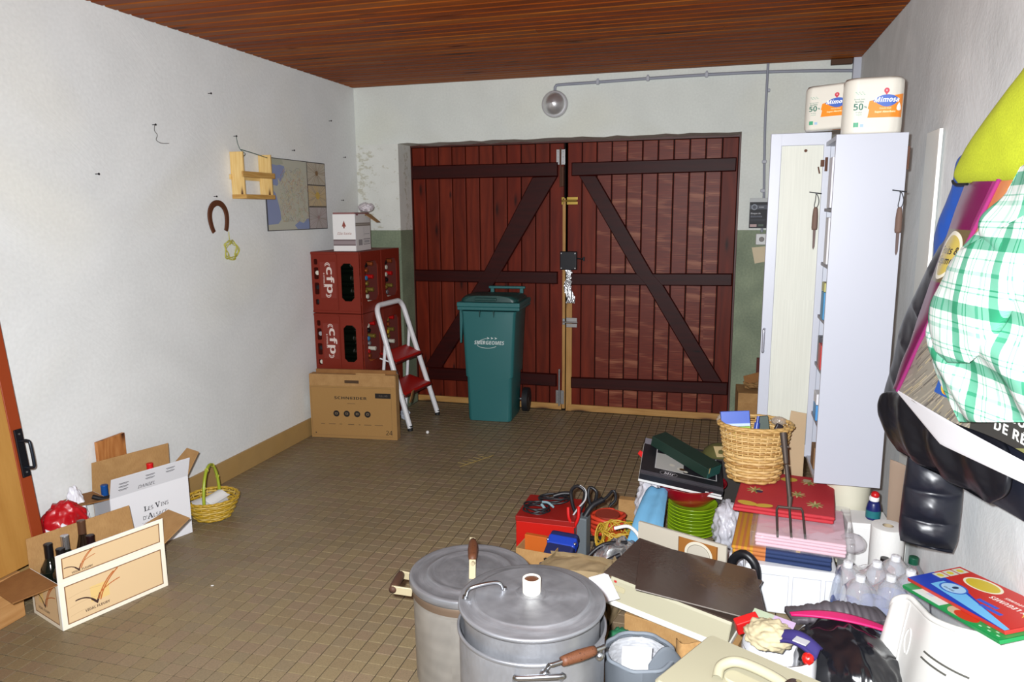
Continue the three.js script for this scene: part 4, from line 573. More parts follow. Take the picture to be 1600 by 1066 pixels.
// ================================================================ THE RIGHT WALL: CABINET AND HANGING CLOTHES
const lilac = mat(0xb0b3bd, 0.42), creamPanel = mat(0xcccdc4, 0.55, { map: rep(dataTex(256, 128, (u, v) => { const n = nz(u * 3, v * 70, 3) * 8 + nz(u * 8, v * 160, 6) * 5; return [242 + n, 242 + n, 238 + n]; }), 1, 3) });
{
  const c = thing('tall_cabinet', 'tall narrow lilac-white cabinet with its framed door standing open', 'cabinet', [0, 0, 0]);
  const x0 = 3.282, x1 = 3.545, y0 = 0.43, y1 = 1.898, z0 = 1.84, z1 = 2.20, t = 0.018;
  part('side_panel', bx(x1 - x0, y1 - y0, t, (x0 + x1) / 2, (y0 + y1) / 2, z1 - t / 2, 0.0015), lilac, c);
  part('side_panel', bx(x1 - x0, y1 - y0, t, (x0 + x1) / 2, (y0 + y1) / 2, z0 + t / 2, 0.0015), lilac, c);
  part('back_panel', bx(0.008, y1 - y0, z1 - z0 - 2 * t, x1 - 0.006, (y0 + y1) / 2, (z0 + z1) / 2, 0.001), whiteCard, c);
  part('top_board', bx(x1 - x0 - 0.002, t, z1 - z0 - 2 * t, (x0 + x1) / 2, y1 - t / 2 - 0.002, (z0 + z1) / 2, 0.001), lilac, c); part('base_board', bx(x1 - x0 - 0.002, t, z1 - z0 - 2 * t, (x0 + x1) / 2, y0 + t / 2, (z0 + z1) / 2, 0.001), lilac, c);
  for (const y of [1.60, 1.36, 1.12, 0.90, 0.66]) part('shelf', bx(x1 - x0 - 0.02, 0.014, z1 - z0 - 2 * t, (x0 + x1) / 2, y, (z0 + z1) / 2, 0.001), mat(0x8c8890, 0.6), c);
  const d = part('door', bx(0.030, 1.50, 0.022, 3.289, 1.19, 1.861, 0.003), lilac, c);
  part('stile', bx(0.048, 1.50, 0.022, 3.074, 1.19, 1.861, 0.003), lilac, d); part('rail', bx(0.226, 0.055, 0.021, 3.187, 1.9125, 1.861, 0.003), lilac, d); part('rail', bx(0.226, 0.06, 0.021, 3.187, 0.47, 1.861, 0.003), lilac, d);
  part('inset_panel', bx(0.186, 1.40, 0.010, 3.187, 1.19, 1.858, 0.001), creamPanel, d);
  part('door_handle', tube([[3.064, 1.05, 1.872], [3.060, 1.05, 1.895], [3.060, 1.04, 1.903], [3.060, 0.955, 1.903], [3.060, 0.945, 1.895], [3.064, 0.945, 1.872]], 0.006, { type: 'catmullrom', n: 40 }), mat(0xa8aab6, 0.3, { metal: 0.5 }), d);
  part('rusty_hinge', mg(bx(0.016, 0.03, 0.004, 3.272, 1.805, 1.876, 0.001), cyl(0.006, 0.006, 0.06, 3.288, 1.80, 1.876), bar([3.255, 1.79, 1.878], [3.262, 1.76, 1.878], 0.003)), rust, d);
  part('rusty_hinge', mg(bx(0.008, 0.09, 0.012, 3.549, 1.80, 2.196, 0.001)), rust, c);
  part('screw_head', cyl(0.007, 0.007, 0.003, 3.20, 1.862, 1.868, PI / 2, 0, 0, 10), rust, d);
  // what shows in the gap
  const S = (n, l, k, w, h, dd, x, y, z, m) => one(n, l, k, bb(w, h, dd, 0, 0, 0, 0.003), m, [x, y, z]);
  S('carton_box', 'white carton with teal and pink bands on the top cabinet shelf', 'box', 0.07, 0.21, 0.10, 3.319, 1.608, 2.06, mat(0xffffff, 0.6, { map: canvasTex(64, 256, (x, w, h) => { x.fillStyle = '#d8d8e2'; x.fillRect(0, 0, w, h); x.fillStyle = '#3a2a44'; x.fillRect(0, 16, w, 16); x.fillStyle = '#6ab0a8'; x.fillRect(0, 150, w, 24); x.fillStyle = '#d09ab4'; x.fillRect(0, 190, w, 34); }) }));
  S('carton_box', 'tall plain white carton on the second cabinet shelf', 'box', 0.06, 0.20, 0.09, 3.319, 1.368, 2.02, whiteCard);
  S('carton_box', 'blue packet on the third cabinet shelf', 'box', 0.06, 0.12, 0.08, 3.319, 1.128, 2.03, mat(0x2a7aa8, 0.5)); S('carton_box', 'yellow-green packet lying on the blue packet in the cabinet', 'box', 0.06, 0.04, 0.08, 3.319, 1.249, 2.03, mat(0xa8a45a, 0.5));
  S('carton_box', 'bright red packet on the fourth cabinet shelf', 'box', 0.06, 0.11, 0.08, 3.319, 0.908, 2.05, mat(0xb81a1a, 0.5)); S('carton_box', 'dark packet behind the red one in the cabinet', 'box', 0.05, 0.13, 0.06, 3.319, 0.908, 1.95, mat(0x2a2630, 0.4));
  S('carton_box', 'light blue packet on the fifth cabinet shelf', 'box', 0.06, 0.07, 0.10, 3.319, 0.668, 2.00, mat(0x3f86c0, 0.5)); S('carton_box', 'white packet lying on the light blue one in the cabinet', 'box', 0.06, 0.05, 0.10, 3.319, 0.740, 2.00, whiteCard); S('carton_box', 'brown packet on the cabinet floor', 'box', 0.06, 0.10, 0.10, 3.319, 0.450, 2.03, mat(0x7a5a38, 0.6));
}
// two rusty rasps on wire loops
function rasp(label, x, y, z) {
  const t = thing('rasp', label, 'tool', [x, y, z]);
  part('nail', mg(bar([-0.03, 0.008, 0.006], [0.022, 0.0, 0.008], 0.0025), bar([0, 0, 0], [0, 0, 0.018], 0.003)), blackMetal, t); part('wire_loop', tube([[0, 0, 0.012], [0.012, -0.03, 0.012], [0.006, -0.058, 0.012], [-0.002, -0.062, 0.012], [-0.006, -0.055, 0.012], [-0.003, -0.03, 0.012]], 0.0018, { closed: true, n: 40 }), blackMetal, t);
  part('grip', move(lathe([[0, -0.162], [0.011, -0.16], [0.013, -0.15], [0.0125, -0.10], [0.010, -0.07], [0.007, -0.06], [0, -0.058]], 12), 0, 0, 0.014), mat(0x6a5348, 0.75), t); part('blade', move(prism([[-0.006, -0.155], [0.006, -0.155], [0.005, -0.235], [0, -0.25], [-0.004, -0.24]], 0.005, 0.001), 0, 0, 0.0115), mat(0x5c4c48, 0.6, { metal: 0.5 }), t);
}
rasp('rusty rasp hanging by a wire loop on the lilac cabinet side', 3.530, 1.668, 2.2005);
rasp('rusty rasp hanging by a wire loop on the open cream cabinet door', 3.255, 1.672, 1.8645);
one('white_board', 'narrow white board standing against the wall beside the lilac cabinet', 'board', bb(0.014, 1.908, 0.19, 0, 0, 0, 0.002), mat(0xf2f2ec, 0.6), [3.655, 0, 2.115]);
one('tan_sheet', 'curved sheet of tan cardboard standing against the wall below the white board', 'cardboard', sheet((u, v) => V3(0.03 * Math.sin(u * 3.2) * (0.4 + v), v * 0.56 - 0.03 * u * v, (u - 0.5) * (0.10 + 0.05 * v)), 10, 24, 0.004), mat(0x94806e, 0.8), [3.600, 0, 2.262], 0.3);
one('kraft_board', 'plain kraft board standing in front of the open cabinet door', 'cardboard', move(prism([[0, 0], [0.085, 0], [0.085, 0.655], [0.016, 0.665], [0, 0.50]], 0.004, 0.0008), 0, 0, 0), mat(0xb09878, 0.8), [3.186, 0, 1.879]);
// --- packs of kitchen paper on top
function paperPack(label, group, pos, turn, w, h, d) {
  const g = thing('paper_pack', label, 'paper pack', pos, turn);
  // outline of two rolls side by side, front and back, u along the outline
  const r = d / 2, N = 64, P = []; for (let i = 0; i <= N; i++) { const a = 2 * PI * i / N - PI / 2, s = Math.cos(a) >= 0 ? 1 : -1; const cx = s * (w / 2 - r), px = cx + r * Math.cos(a), pz = r * Math.sin(-a) * -1; const dip = Math.abs(px) < 0.05 ? 0.024 * Math.pow(1 - Math.abs(px) / 0.05, 1.6) : 0; P.push([px, pz - Math.sign(pz) * dip]); }
  const rows = [[0.0, 0.93], [0.012, 0.99], [0.03, 1], [h - 0.03, 1], [h - 0.012, 0.99], [h, 0.92]], pos_ = [], uv = [], idx = [];
  rows.forEach(([y, k], j) => P.forEach(([x, z], i) => { const n = j > 0 && j < 5 ? 0.0015 * nz(i * 0.4, y * 30, 2) : 0; pos_.push(x * k + n, y, z * k + n); uv.push(0.5 + x / w, y / h); }));
  const W = N + 1; for (let j = 0; j < rows.length - 1; j++) for (let i = 0; i < N; i++) { const a = j * W + i; idx.push(a, a + W, a + 1, a + 1, a + W, a + W + 1); }
  for (const j of [0, rows.length - 1]) { const c = pos_.length / 3; pos_.push(0, rows[j][0] + (j ? -0.004 : 0.0), 0); uv.push(0.1, 0.99); for (let i = 0; i < N; i++) j ? idx.push(c, j * W + i + 1, j * W + i) : idx.push(c, j * W + i, j * W + i + 1); }
  const q = new THREE.BufferGeometry(); q.setAttribute('position', new THREE.Float32BufferAttribute(pos_, 3)); q.setAttribute('uv', new THREE.Float32BufferAttribute(uv, 2)); q.setIndex(idx); q.computeVertexNormals();
  part('film_wrap', q, packMat, g); return g;
}
const packMat = mat(0xffffff, 0.5, { clearcoat: 0.7, clearcoatRoughness: 0.12, map: canvasTex(640, 600, (x, w, h) => {
  x.fillStyle = '#d4d0c4'; x.fillRect(0, 0, w, h); x.textAlign = 'center';
  const band = () => { x.fillStyle = '#e8861a'; x.beginPath(); x.moveTo(262, 250); x.lineTo(430, 216); x.lineTo(622, 176); x.lineTo(614, 424); x.lineTo(250, 424); x.lineTo(264, 340); x.lineTo(248, 326); x.fill(); x.fillStyle = '#3f62b4'; x.beginPath(); x.moveTo(296, 250); x.quadraticCurveTo(420, 140, 556, 222); x.lineTo(580, 240); x.quadraticCurveTo(480, 350, 380, 296); x.fill(); x.fillStyle = '#fff'; x.font = 'bold italic 70px sans-serif'; x.fillText('Mimosa', 438, 264); x.fillStyle = '#ffe8c0'; x.font = '24px sans-serif'; x.fillText('Essuie-tout', 430, 336); x.font = 'bold 27px sans-serif'; x.fillText('Super Absorbant', 430, 374); x.fillStyle = '#f6f2e6'; x.beginPath(); x.moveTo(574, 268); x.quadraticCurveTo(630, 350, 574, 356); x.quadraticCurveTo(524, 350, 574, 268); x.fill(); x.fillStyle = '#c0384c'; x.beginPath(); x.arc(434, 146, 28, 0, 7); x.fill(); x.beginPath(); x.moveTo(414, 164); x.lineTo(454, 164); x.lineTo(434, 192); x.fill(); x.fillStyle = '#f0d0d4'; x.font = 'bold 24px sans-serif'; x.fillText('R', 434, 154); };
  band(); x.fillStyle = '#2f6a58'; x.font = 'bold 96px sans-serif'; x.fillText('50', 150, 340); x.font = 'bold 34px sans-serif'; x.fillText('%', 224, 322); x.font = 'bold 26px sans-serif'; x.fillText('feuilles', 158, 262); x.font = '20px sans-serif'; x.fillText('format maxi', 158, 234); x.fillText('en plus', 158, 370); x.fillStyle = '#5c9a80'; x.fillText('recyclé', 158, 396); x.fillStyle = '#6aa890'; for (let i = 0; i < 9; i++) x.fillRect(110 + i * 11, 150 + (i % 3) * 12, 16, 5); x.fillStyle = '#3f9c74'; x.fillRect(110, 470, 50, 50); x.fillStyle = '#9cb8d4'; x.fillRect(178, 488, 36, 32);
}, { clamp: true }) });
paperPack('larger pack of kitchen paper with orange print on the lilac cabinet', 0, [3.424, 1.899, 2.085], 0, 0.226, 0.222, 0.118);
paperPack('pack of kitchen paper half hidden behind the larger orange-printed one', 0, [3.292, 1.942, 1.905], -0.5, 0.226, 0.188, 0.105);

// --- clothes and bags: local frame along the wall, x towards the camera, z out into the room
const HX = 3.38, HZ = 2.30, HT_ = -1.3734;
const hang = (name, label, cat, off) => thing(name, label, cat, [HX - 0.981 * off, 0, HZ + 0.196 * off], HT_);
{
  const nylon = mat(0x181a24, 0.4, { clearcoat: 0.12, clearcoatRoughness: 0.3 }), lining = mat(0x0e0f16, 0.38);
  const j = hang('padded_jacket', 'black padded jacket hanging on the wall under the shopping bag, one quilted sleeve down', 'jacket', 0.0);
  part('jacket_body', stuffed([[0.76, 1.60, 1.22, 1.68, 0.03], [0.665, 1.498, 1.22, 1.56, 0.05], [0.513, 1.305, 1.22, 1.38, 0.05], [0.456, 1.224, 1.22, 1.26, 0.05], [0.394, 1.044, 1.22, 1.10, 0.05], [0.356, 0.955, 1.22, 1.02, 0.05], [0.362, 0.885, 1.22, 0.95, 0.045], [0.432, 0.828, 1.22, 0.87, 0.04], [0.52, 0.795, 1.20, 0.830, 0.022]], { n: 90, m: 90, pw: 0.8, wr: (x, y, s) => s * (-0.020 * Math.pow(Math.abs(Math.sin((y * 1.0 + x * 0.35) * 21)), 0.4) + 0.016 + 0.012 * fbm(x * 9, y * 9, 2)) }), nylon, j);
  part('lining', stuffed([[0.62, 1.02, 1.0, 1.05, 0.012], [0.46, 0.97, 1.18, 1.02, 0.025], [0.45, 0.92, 1.21, 0.97, 0.03], [0.50, 0.86, 1.21, 0.91, 0.03], [0.60, 0.815, 1.15, 0.855, 0.015]], { n: 60, m: 90, wr: (x, y) => 0.018 * fbm(x * 11 + y * 4, y * 7, 6) + 0.008 * Math.sin(x * 30 + y * 20) }), lining, j, [0, 0, 0.055]);
  const sl = part('sleeve', stuffed([[-0.088, 0.36, 0.075, 0.32, 0.05], [-0.092, 0.28, 0.072, 0.26, 0.062], [-0.096, 0.19, 0.074, 0.18, 0.066], [-0.098, 0.11, 0.074, 0.10, 0.066], [-0.098, 0.05, 0.072, 0.04, 0.062], [-0.090, 0.005, 0.062, -0.005, 0.045]], { n: 80, m: 60, pw: 0.9, wr: (x, y, s) => s * (0.024 * Math.pow(Math.abs(Math.sin((y - 0.01) * PI / 0.098)), 0.55) - 0.012 + 0.010 * fbm(x * 16, y * 16, 3)) }), nylon, j);
  { const c = Math.cos(-HT_), s = Math.sin(-HT_), dx = 3.562 - HX, dz = 2.93 - HZ; sl.position.set(dx * c + dz * s, 0.50, -dx * s + dz * c); sl.rotation.y = -HT_ - 0.25; }
  const bl = hang('blue_jacket', 'bright blue jacket hanging behind the lime one', 'jacket', -0.02);
  part('jacket_body', stuffed([[1.02, 1.95, 1.34, 1.97, 0.03], [0.86, 1.83, 1.30, 1.86, 0.035], [0.75, 1.765, 1.28, 1.80, 0.04], [0.685, 1.745, 1.25, 1.75, 0.04], [0.675, 1.66, 1.2, 1.66, 0.05], [0.635, 1.60, 1.1, 1.60, 0.05], [0.60, 1.54, 1.0, 1.53, 0.05], [0.582, 1.44, 0.95, 1.44, 0.04], [0.60, 1.38, 0.85, 1.39, 0.02]], { n: 70, m: 60, wr: (x, y) => 0.012 * fbm(x * 10, y * 8, 4) }), mat(0x1c52b0, 0.55), bl);
  const lime = hang('lime_jacket', 'lime yellow fleece with a black hem hanging above the shopping bag', 'jacket', 0.08);
  const fl = dataTex(128, 128, (u, v) => { const n = nz(u * 60, v * 60, 2) * 18; return [222 + n, 226 + n, 170 + n]; });
  part('jacket_body', stuffed([[1.20, 1.97, 1.52, 1.99, 0.025], [1.126, 1.905, 1.5, 1.95, 0.03], [1.0, 1.815, 1.46, 1.87, 0.035], [0.91, 1.742, 1.42, 1.78, 0.035], [0.868, 1.690, 1.36, 1.70, 0.03], [0.885, 1.668, 1.33, 1.66, 0.018]], { n: 60, m: 60, wr: (x, y) => 0.006 * fbm(x * 8, y * 8, 5) }), mat(0xc2ca36, 0.9, { map: rep(fl, 4, 4), bumpMap: rep(fl, 4, 4), bumpScale: 0.002 }), lime);
  part('black_hem', tube([[0.874, 1.676, 0.010], [0.89, 1.668, 0.014], [0.93, 1.665, 0.018], [0.97, 1.664, 0.018]], 0.0035), mat(0x12131a, 0.7), lime);
}
{
  const b = hang('shopping_bag', 'large printed shopping bag with a magenta side strip hanging in front of the black jacket', 'bag', 0.06);
  const gus = printMat(512, 1400, (x, w, h) => {
    x.fillStyle = '#6c1248'; x.fillRect(0, 0, w, h); x.fillStyle = '#8a2a64'; x.fillRect(w - 60, 0, 60, h); x.fillRect(0, 0, 34, h);
    x.save(); x.translate(250, 420); x.scale(1.5, 1); x.fillStyle = '#6a5a3c'; x.fillRect(-150, -150, 300, 330); x.fillStyle = '#e8e4d0'; x.beginPath(); x.ellipse(0, 10, 140, 150, 0, 0, 7); x.fill(); x.fillStyle = '#c8b45a'; x.beginPath(); x.ellipse(0, 10, 118, 126, 0, 0, 7); x.fill(); x.fillStyle = '#2e2c30'; x.textAlign = 'center'; x.font = 'bold 62px sans-serif'; x.fillText('Fruits &', 0, 0); x.fillText('Légumes', 0, 62); x.restore();
    x.save(); x.translate(190, 1340); x.rotate(-PI / 2); x.scale(1, 1.7); x.fillStyle = '#e8d4e0'; x.font = 'bold 74px sans-serif'; x.fillText('LA VIE À LA', 0, 0); x.restore();
  }, 0.35, { polygonOffset: false });
  const A = V3(0.883, 1.673, 0), B = V3(1.122, 1.666, 0.04), C = V3(0.677, 1.04, 0.04), D = V3(0.555, 1.017, 0), bil = (a, b_, c, d) => (u, v) => a.clone().lerp(b_, u).lerp(d.clone().lerp(c, u), v);
  const gf = bil(A, B, C, D); part('side_strip', sheet((u, v) => { const p = gf(u, 1 - v); p.z += 0.012 * Math.sin(PI * u) + 0.006 * nz(u * 2, v * 6, 3); return p; }, 12, 40, 0.002), gus, b);
  part('seam', tube([[1.124, 1.668, 0.043], [0.97, 1.45, 0.046], [0.80, 1.21, 0.046], [0.675, 1.036, 0.042]], 0.006), mat(0x8a2a64, 0.4), b);
  const front = printMat(1024, 1024, (x, w, h) => {
    const r = rngOf(12); x.fillStyle = '#8f8a7e'; x.fillRect(0, 0, w, h); for (let i = 0; i < 900; i++) { x.fillStyle = ['#77716a', '#a49c8c', '#b4ab98', '#5c5852', '#c4b48a'][Math.floor(r() * 5)]; const a = r() * w, c = 300 + r() * h; x.save(); x.translate(a, c); x.rotate(-1.0); x.fillRect(0, 0, 40 + r() * 120, 2 + r() * 5); x.restore(); }
    x.fillStyle = '#e8dcb8'; x.fillRect(0, 0, 300, 330); x.fillStyle = '#d8884c'; x.beginPath(); x.ellipse(90, 70, 120, 130, 0, 0, 7); x.fill(); x.fillStyle = '#e4b478'; x.beginPath(); x.ellipse(60, 190, 80, 90, 0, 0, 7); x.fill();
    x.fillStyle = '#2b5cb0'; x.fillRect(250, 830, 110, 90); x.fillStyle = '#e8c030'; x.beginPath(); x.arc(330, 860, 50, 0, 7); x.fill(); x.fillStyle = '#d04020'; x.beginPath(); x.arc(340, 880, 30, 0, 7); x.fill();
    x.fillStyle = '#3c3c3a'; x.fillRect(520, 850, 504, 174); x.fillStyle = '#8a8c58'; x.beginPath(); x.moveTo(760, 1024); x.lineTo(1024, 900); x.lineTo(1024, 1024); x.fill(); x.fillStyle = '#f0f0ee'; x.font = 'bold 62px sans-serif'; x.save(); x.transform(1, 0.06, 0, 1, 0, 0); x.fillText('AGRICULTURE', 560, 880); x.fillText('DE RÉGION', 640, 945); x.restore();
  }, 0.4, { polygonOffset: false });
  const F = [V3(1.122, 1.666, 0.04), V3(1.62, 1.66, 0.06), V3(1.55, 1.05, 0.06), V3(0.677, 1.04, 0.04)], ff = bil(...F);
  part('front_face', sheet((u, v) => { const p = ff(u, 1 - v); p.z += 0.05 * Math.sin(PI * u) * Math.sin(PI * (0.2 + 0.8 * (1 - v))) * 0.6 + 0.008 * nz(u * 5, v * 5, 9); p.y -= 0.012 * Math.sin(PI * u * 2) * (1 - v); return p; }, 30, 30, 0.002), front, b);
  part('white_base', sheet((u, v) => { const x = 0.677 + u * 0.87, top = 1.038, low = u < 0.35 ? 1.03 - 0.075 * Math.min(1, u / 0.33) : 0.955 + 0.045 * (u - 0.35) / 0.65; return V3(x, low + (top - low) * v, 0.042 + 0.012 * Math.sin(PI * u) * v); }, 30, 8, 0.002), mat(0xe2e2e6, 0.4), b);
}
{
  const t = hang('tea_towel', 'green and white checked tea towel bunched over the shopping bag', 'towel', 0.15);
  const plaid = dataTex(512, 512, (u, v) => {
    const line = (q) => { let a = 0; for (const [c, w, k] of [[0.18, 0.10, 0.85], [0.30, 0.012, 0.5], [0.34, 0.012, 0.5], [0.06, 0.012, 0.4], [0.66, 0.10, 0.8], [0.80, 0.012, 0.5], [0.84, 0.012, 0.5], [0.54, 0.012, 0.45], [0.48, 0.035, 0.30], [0.95, 0.03, 0.35]]) if (Math.abs(q - c) < w / 2) a = Math.max(a, k); return a; };
    const a = line(u), b = line(v), w = 0.9 + 0.1 * (((Math.floor(u * 256) + Math.floor(v * 256)) % 2) * 2 - 1); const k = Math.min(1, a * 0.78 + b * 0.70); return mix([206, 214, 210], [10, 120, 78], k * w);
  });
  const tm = mat(0xffffff, 0.9, { map: rep(plaid, 3.4, 3.4) });
  part('cloth', stuffed([[1.29, 1.69, 1.66, 1.80, 0.02], [1.236, 1.625, 1.66, 1.74, 0.035], [1.149, 1.545, 1.66, 1.66, 0.045], [1.065, 1.46, 1.66, 1.57, 0.05], [0.997, 1.38, 1.66, 1.48, 0.05], [0.975, 1.29, 1.66, 1.40, 0.05], [0.98, 1.21, 1.65, 1.33, 0.05], [1.052, 1.135, 1.63, 1.25, 0.04], [1.145, 1.068, 1.6, 1.20, 0.022]], { n: 100, m: 110, pw: 0.8, wr: (x, y, s) => 0.022 * fbm(x * 5 + y * 3, y * 4, 7) + 0.014 * Math.sin((x * 0.8 + y * 1.1) * 26 + 2.5 * nz(x * 4, y * 4, 1)) }), tm, t);
  part('fold_over', stuffed([[1.16, 1.50, 1.45, 1.60, 0.012], [1.10, 1.42, 1.48, 1.52, 0.024], [1.06, 1.33, 1.42, 1.42, 0.028], [1.10, 1.25, 1.34, 1.31, 0.022], [1.16, 1.225, 1.26, 1.245, 0.01]], { n: 50, m: 60, wr: (x, y) => 0.012 * fbm(x * 8, y * 8, 3) }), tm, t, [0, 0, 0.05], [0, 0, 0]);
}

// ================================================================ THE HEAP ON THE RIGHT
// --- two big aluminium stockpots
const aluTex = dataTex(512, 256, (u, v) => { const n = nz(u * 6, v * 90, 3) * 14 + tn(u, v, 8, 5) * 22 + tn(u, v, 20, 8) * 10; return [226 + n, 226 + n, 228 + n]; });
const aluRough = dataTex(256, 256, (u, v) => { const n = 118 + tn(u, v, 7, 15) * 60 + nz(u * 90, v * 90) * 25; return [n, n, n]; }, { data: true });
const alu = mat(0xaaacb0, 1, { metal: 0.65, map: rep(aluTex, 2, 1), roughnessMap: rep(aluRough, 2, 2) }), aluDull = mat(0xaca8a0, 1, { metal: 0.45, map: rep(aluTex, 2, 1), roughnessMap: rep(aluRough, 2, 2) });
const gripWood = mat(0x6a4630, 0.6, { map: rep(woodTex([255, 236, 214], [180, 150, 120], 2, 91), 6, 6) }), castCream = mat(0xb8ac8c, 0.5, { metal: 0.3 }), steelWire = mat(0xaeb0b4, 0.3, { metal: 1 });
const camL = Math.atan2(0.277, -0.96); // only used to name a bearing in the room
const pol = (a, r, y) => [Math.cos(a) * r, y, Math.sin(a) * r];
{
  const p = thing('stockpot', 'nearest large aluminium stockpot with a flat lid and a white knob', 'pot', [2.38, 0, 3.61]);
  part('outer_pot', lathe([[0, 0.004], [0.195, 0.004], [0.207, 0.012], [0.2085, 0.43], [0.214, 0.436], [0.2145, 0.443], [0.210, 0.447], [0.2055, 0.443], [0.2045, 0.02], [0, 0.014]], 72), alu, p);
  part('inner_pot', lathe([[0.194, 0.10], [0.1945, 0.495], [0.2000, 0.499], [0.2000, 0.503], [0.192, 0.504], [0.191, 0.10]], 72), alu, p);
  const lid = part('lid', lathe([[0.198, 0.497], [0.207, 0.500], [0.2105, 0.507], [0.209, 0.512], [0.204, 0.5135], [0.176, 0.516], [0.166, 0.524], [0.16, 0.5255], [0.05, 0.529], [0.042, 0.533], [0.034, 0.533], [0, 0.532]], 72), alu, p);
  const k = part('knob', lathe([[0.024, 0.530], [0.026, 0.535], [0.0265, 0.572], [0.0255, 0.577], [0.021, 0.577], [0.020, 0.572]], 28), mat(0xe6e2d6, 0.45), lid); part('knob_core', lathe([[0.021, 0.56], [0.0205, 0.573], [0.012, 0.5735], [0, 0.572]], 20), gripWood, k);
  // small strap handle on the lid, between the knob and the rim
  const a = 2.86, d = [Math.cos(a), Math.sin(a)], q = (r, y, s = 0) => [d[0] * r - d[1] * s, y, d[1] * r + d[0] * s];
  part('lid_handle', mg(tube([q(0.188, 0.518), q(0.182, 0.540), q(0.170, 0.548), q(0.10, 0.552, 0.02), q(0.088, 0.546, 0.022), q(0.082, 0.528, 0.024)], 0.0055), cyl(0.009, 0.007, 0.008, ...q(0.190, 0.520)), cyl(0.009, 0.007, 0.008, ...q(0.078, 0.531, 0.025))), steelWire, lid);
  // wooden bail handle on the right front of the outer pot
  const b = 0.80, t = (w, r, y) => { const c = Math.cos(b), s = Math.sin(b); return [c * r - s * w, y, s * r + c * w]; };
  const h = part('side_handle', mg(tube([t(0.085, 0.213, 0.432), t(0.082, 0.234, 0.466), t(0.070, 0.244, 0.472), t(-0.070, 0.244, 0.472), t(-0.082, 0.234, 0.466), t(-0.085, 0.213, 0.432)], 0.006, { type: 'catmullrom', n: 50 }), ...[0.085, -0.085].map((w) => move(new THREE.SphereGeometry(0.014, 14, 10), ...t(w, 0.216, 0.430)))), steelWire, p);
  const G = move(lathe([[0, -0.052], [0.012, -0.051], [0.0135, -0.04], [0.0155, 0], [0.0135, 0.04], [0.012, 0.051], [0, 0.052]], 16), 0, 0, 0, 0, 0, 0); G.applyQuaternion(new THREE.Quaternion().setFromUnitVectors(V3(0, 1, 0), V3(...t(1, 0, 0)).normalize())); G.translate(...t(0, 0.244, 0.472)); part('wooden_grip', G, gripWood, h);
  const lw = 1.24, t2 = (w, r, y) => { const c = Math.cos(lw), s = Math.sin(lw); return [c * r - s * w, y, s * r + c * w]; };
  part('side_handle', tube([t2(0.06, 0.208, 0.40), t2(0.06, 0.235, 0.428), t2(0.05, 0.248, 0.434), t2(-0.05, 0.248, 0.434), t2(-0.06, 0.235, 0.428), t2(-0.06, 0.208, 0.40)], 0.0075, { type: 'catmullrom', n: 50 }), steelWire, p);
}
{
  const p = thing('stockpot', 'farther aluminium stockpot with a stepped lid and worn wooden handles', 'pot', [2.069, 0, 3.255]);
  part('pot_body', lathe([[0, 0.004], [0.18, 0.004], [0.194, 0.012], [0.198, 0.30], [0.200, 0.345], [0.203, 0.352], [0.199, 0.356], [0.194, 0.34], [0.19, 0.02], [0, 0.014]], 72), aluDull, p);
  part('stained_band', lathe([[0.2005, 0.318], [0.2025, 0.335], [0.2025, 0.345], [0.200, 0.346]], 72), mat(0x6e5c4c, 0.6, { metal: 0.3 }), p);
  const lid = part('lid', lathe([[0.196, 0.346], [0.206, 0.350], [0.211, 0.358], [0.211, 0.374], [0.207, 0.380], [0.198, 0.381], [0.190, 0.376], [0.176, 0.374], [0.155, 0.377], [0.148, 0.384], [0.138, 0.386], [0.128, 0.380], [0.115, 0.380], [0.06, 0.384], [0, 0.385]], 72), alu, p);
  const A = V3(0.02, 0.44, 0.035), B = V3(-0.015, 0.455, -0.075), D = B.clone().sub(A).normalize();
  const hd = part('lid_handle', mg(slab([0.028, 0.384, 0.062], [0.023, 0.445, 0.042], 0.024, 0.005, [1, 0, 0]), slab([-0.020, 0.384, -0.085], [-0.018, 0.465, -0.078], 0.022, 0.005, [1, 0, 0]), cyl(0.007, 0.007, 0.012, 0.028, 0.435, 0.05, PI / 2)), castCream, lid);
  const G = lathe([[0, -0.06], [0.012, -0.058], [0.015, -0.04], [0.0175, 0], [0.015, 0.04], [0.011, 0.058], [0, 0.06]], 16); G.applyQuaternion(new THREE.Quaternion().setFromUnitVectors(V3(0, 1, 0), D)); G.translate((A.x + B.x) / 2, (A.y + B.y) / 2, (A.z + B.z) / 2); part('wooden_grip', G, gripWood, hd);
  const b = 2.98, t = (w, r, y) => { const c = Math.cos(b), s = Math.sin(b); return [c * r - s * w, y, s * r + c * w]; };
  const h = part('side_handle', mg(slab(t(0.05, 0.195, 0.315), t(0.055, 0.268, 0.325), 0.030, 0.008), slab(t(-0.05, 0.195, 0.315), t(-0.055, 0.268, 0.325), 0.030, 0.008)), castCream, p);
  const G2 = lathe([[0, -0.062], [0.013, -0.06], [0.016, -0.03], [0.016, 0.03], [0.013, 0.06], [0, 0.062]], 16); G2.applyQuaternion(new THREE.Quaternion().setFromUnitVectors(V3(0, 1, 0), V3(...t(1, 0, 0)).normalize())); G2.translate(...t(0, 0.262, 0.325)); part('wooden_grip', G2, mat(0x4a3022, 0.7), h);
}
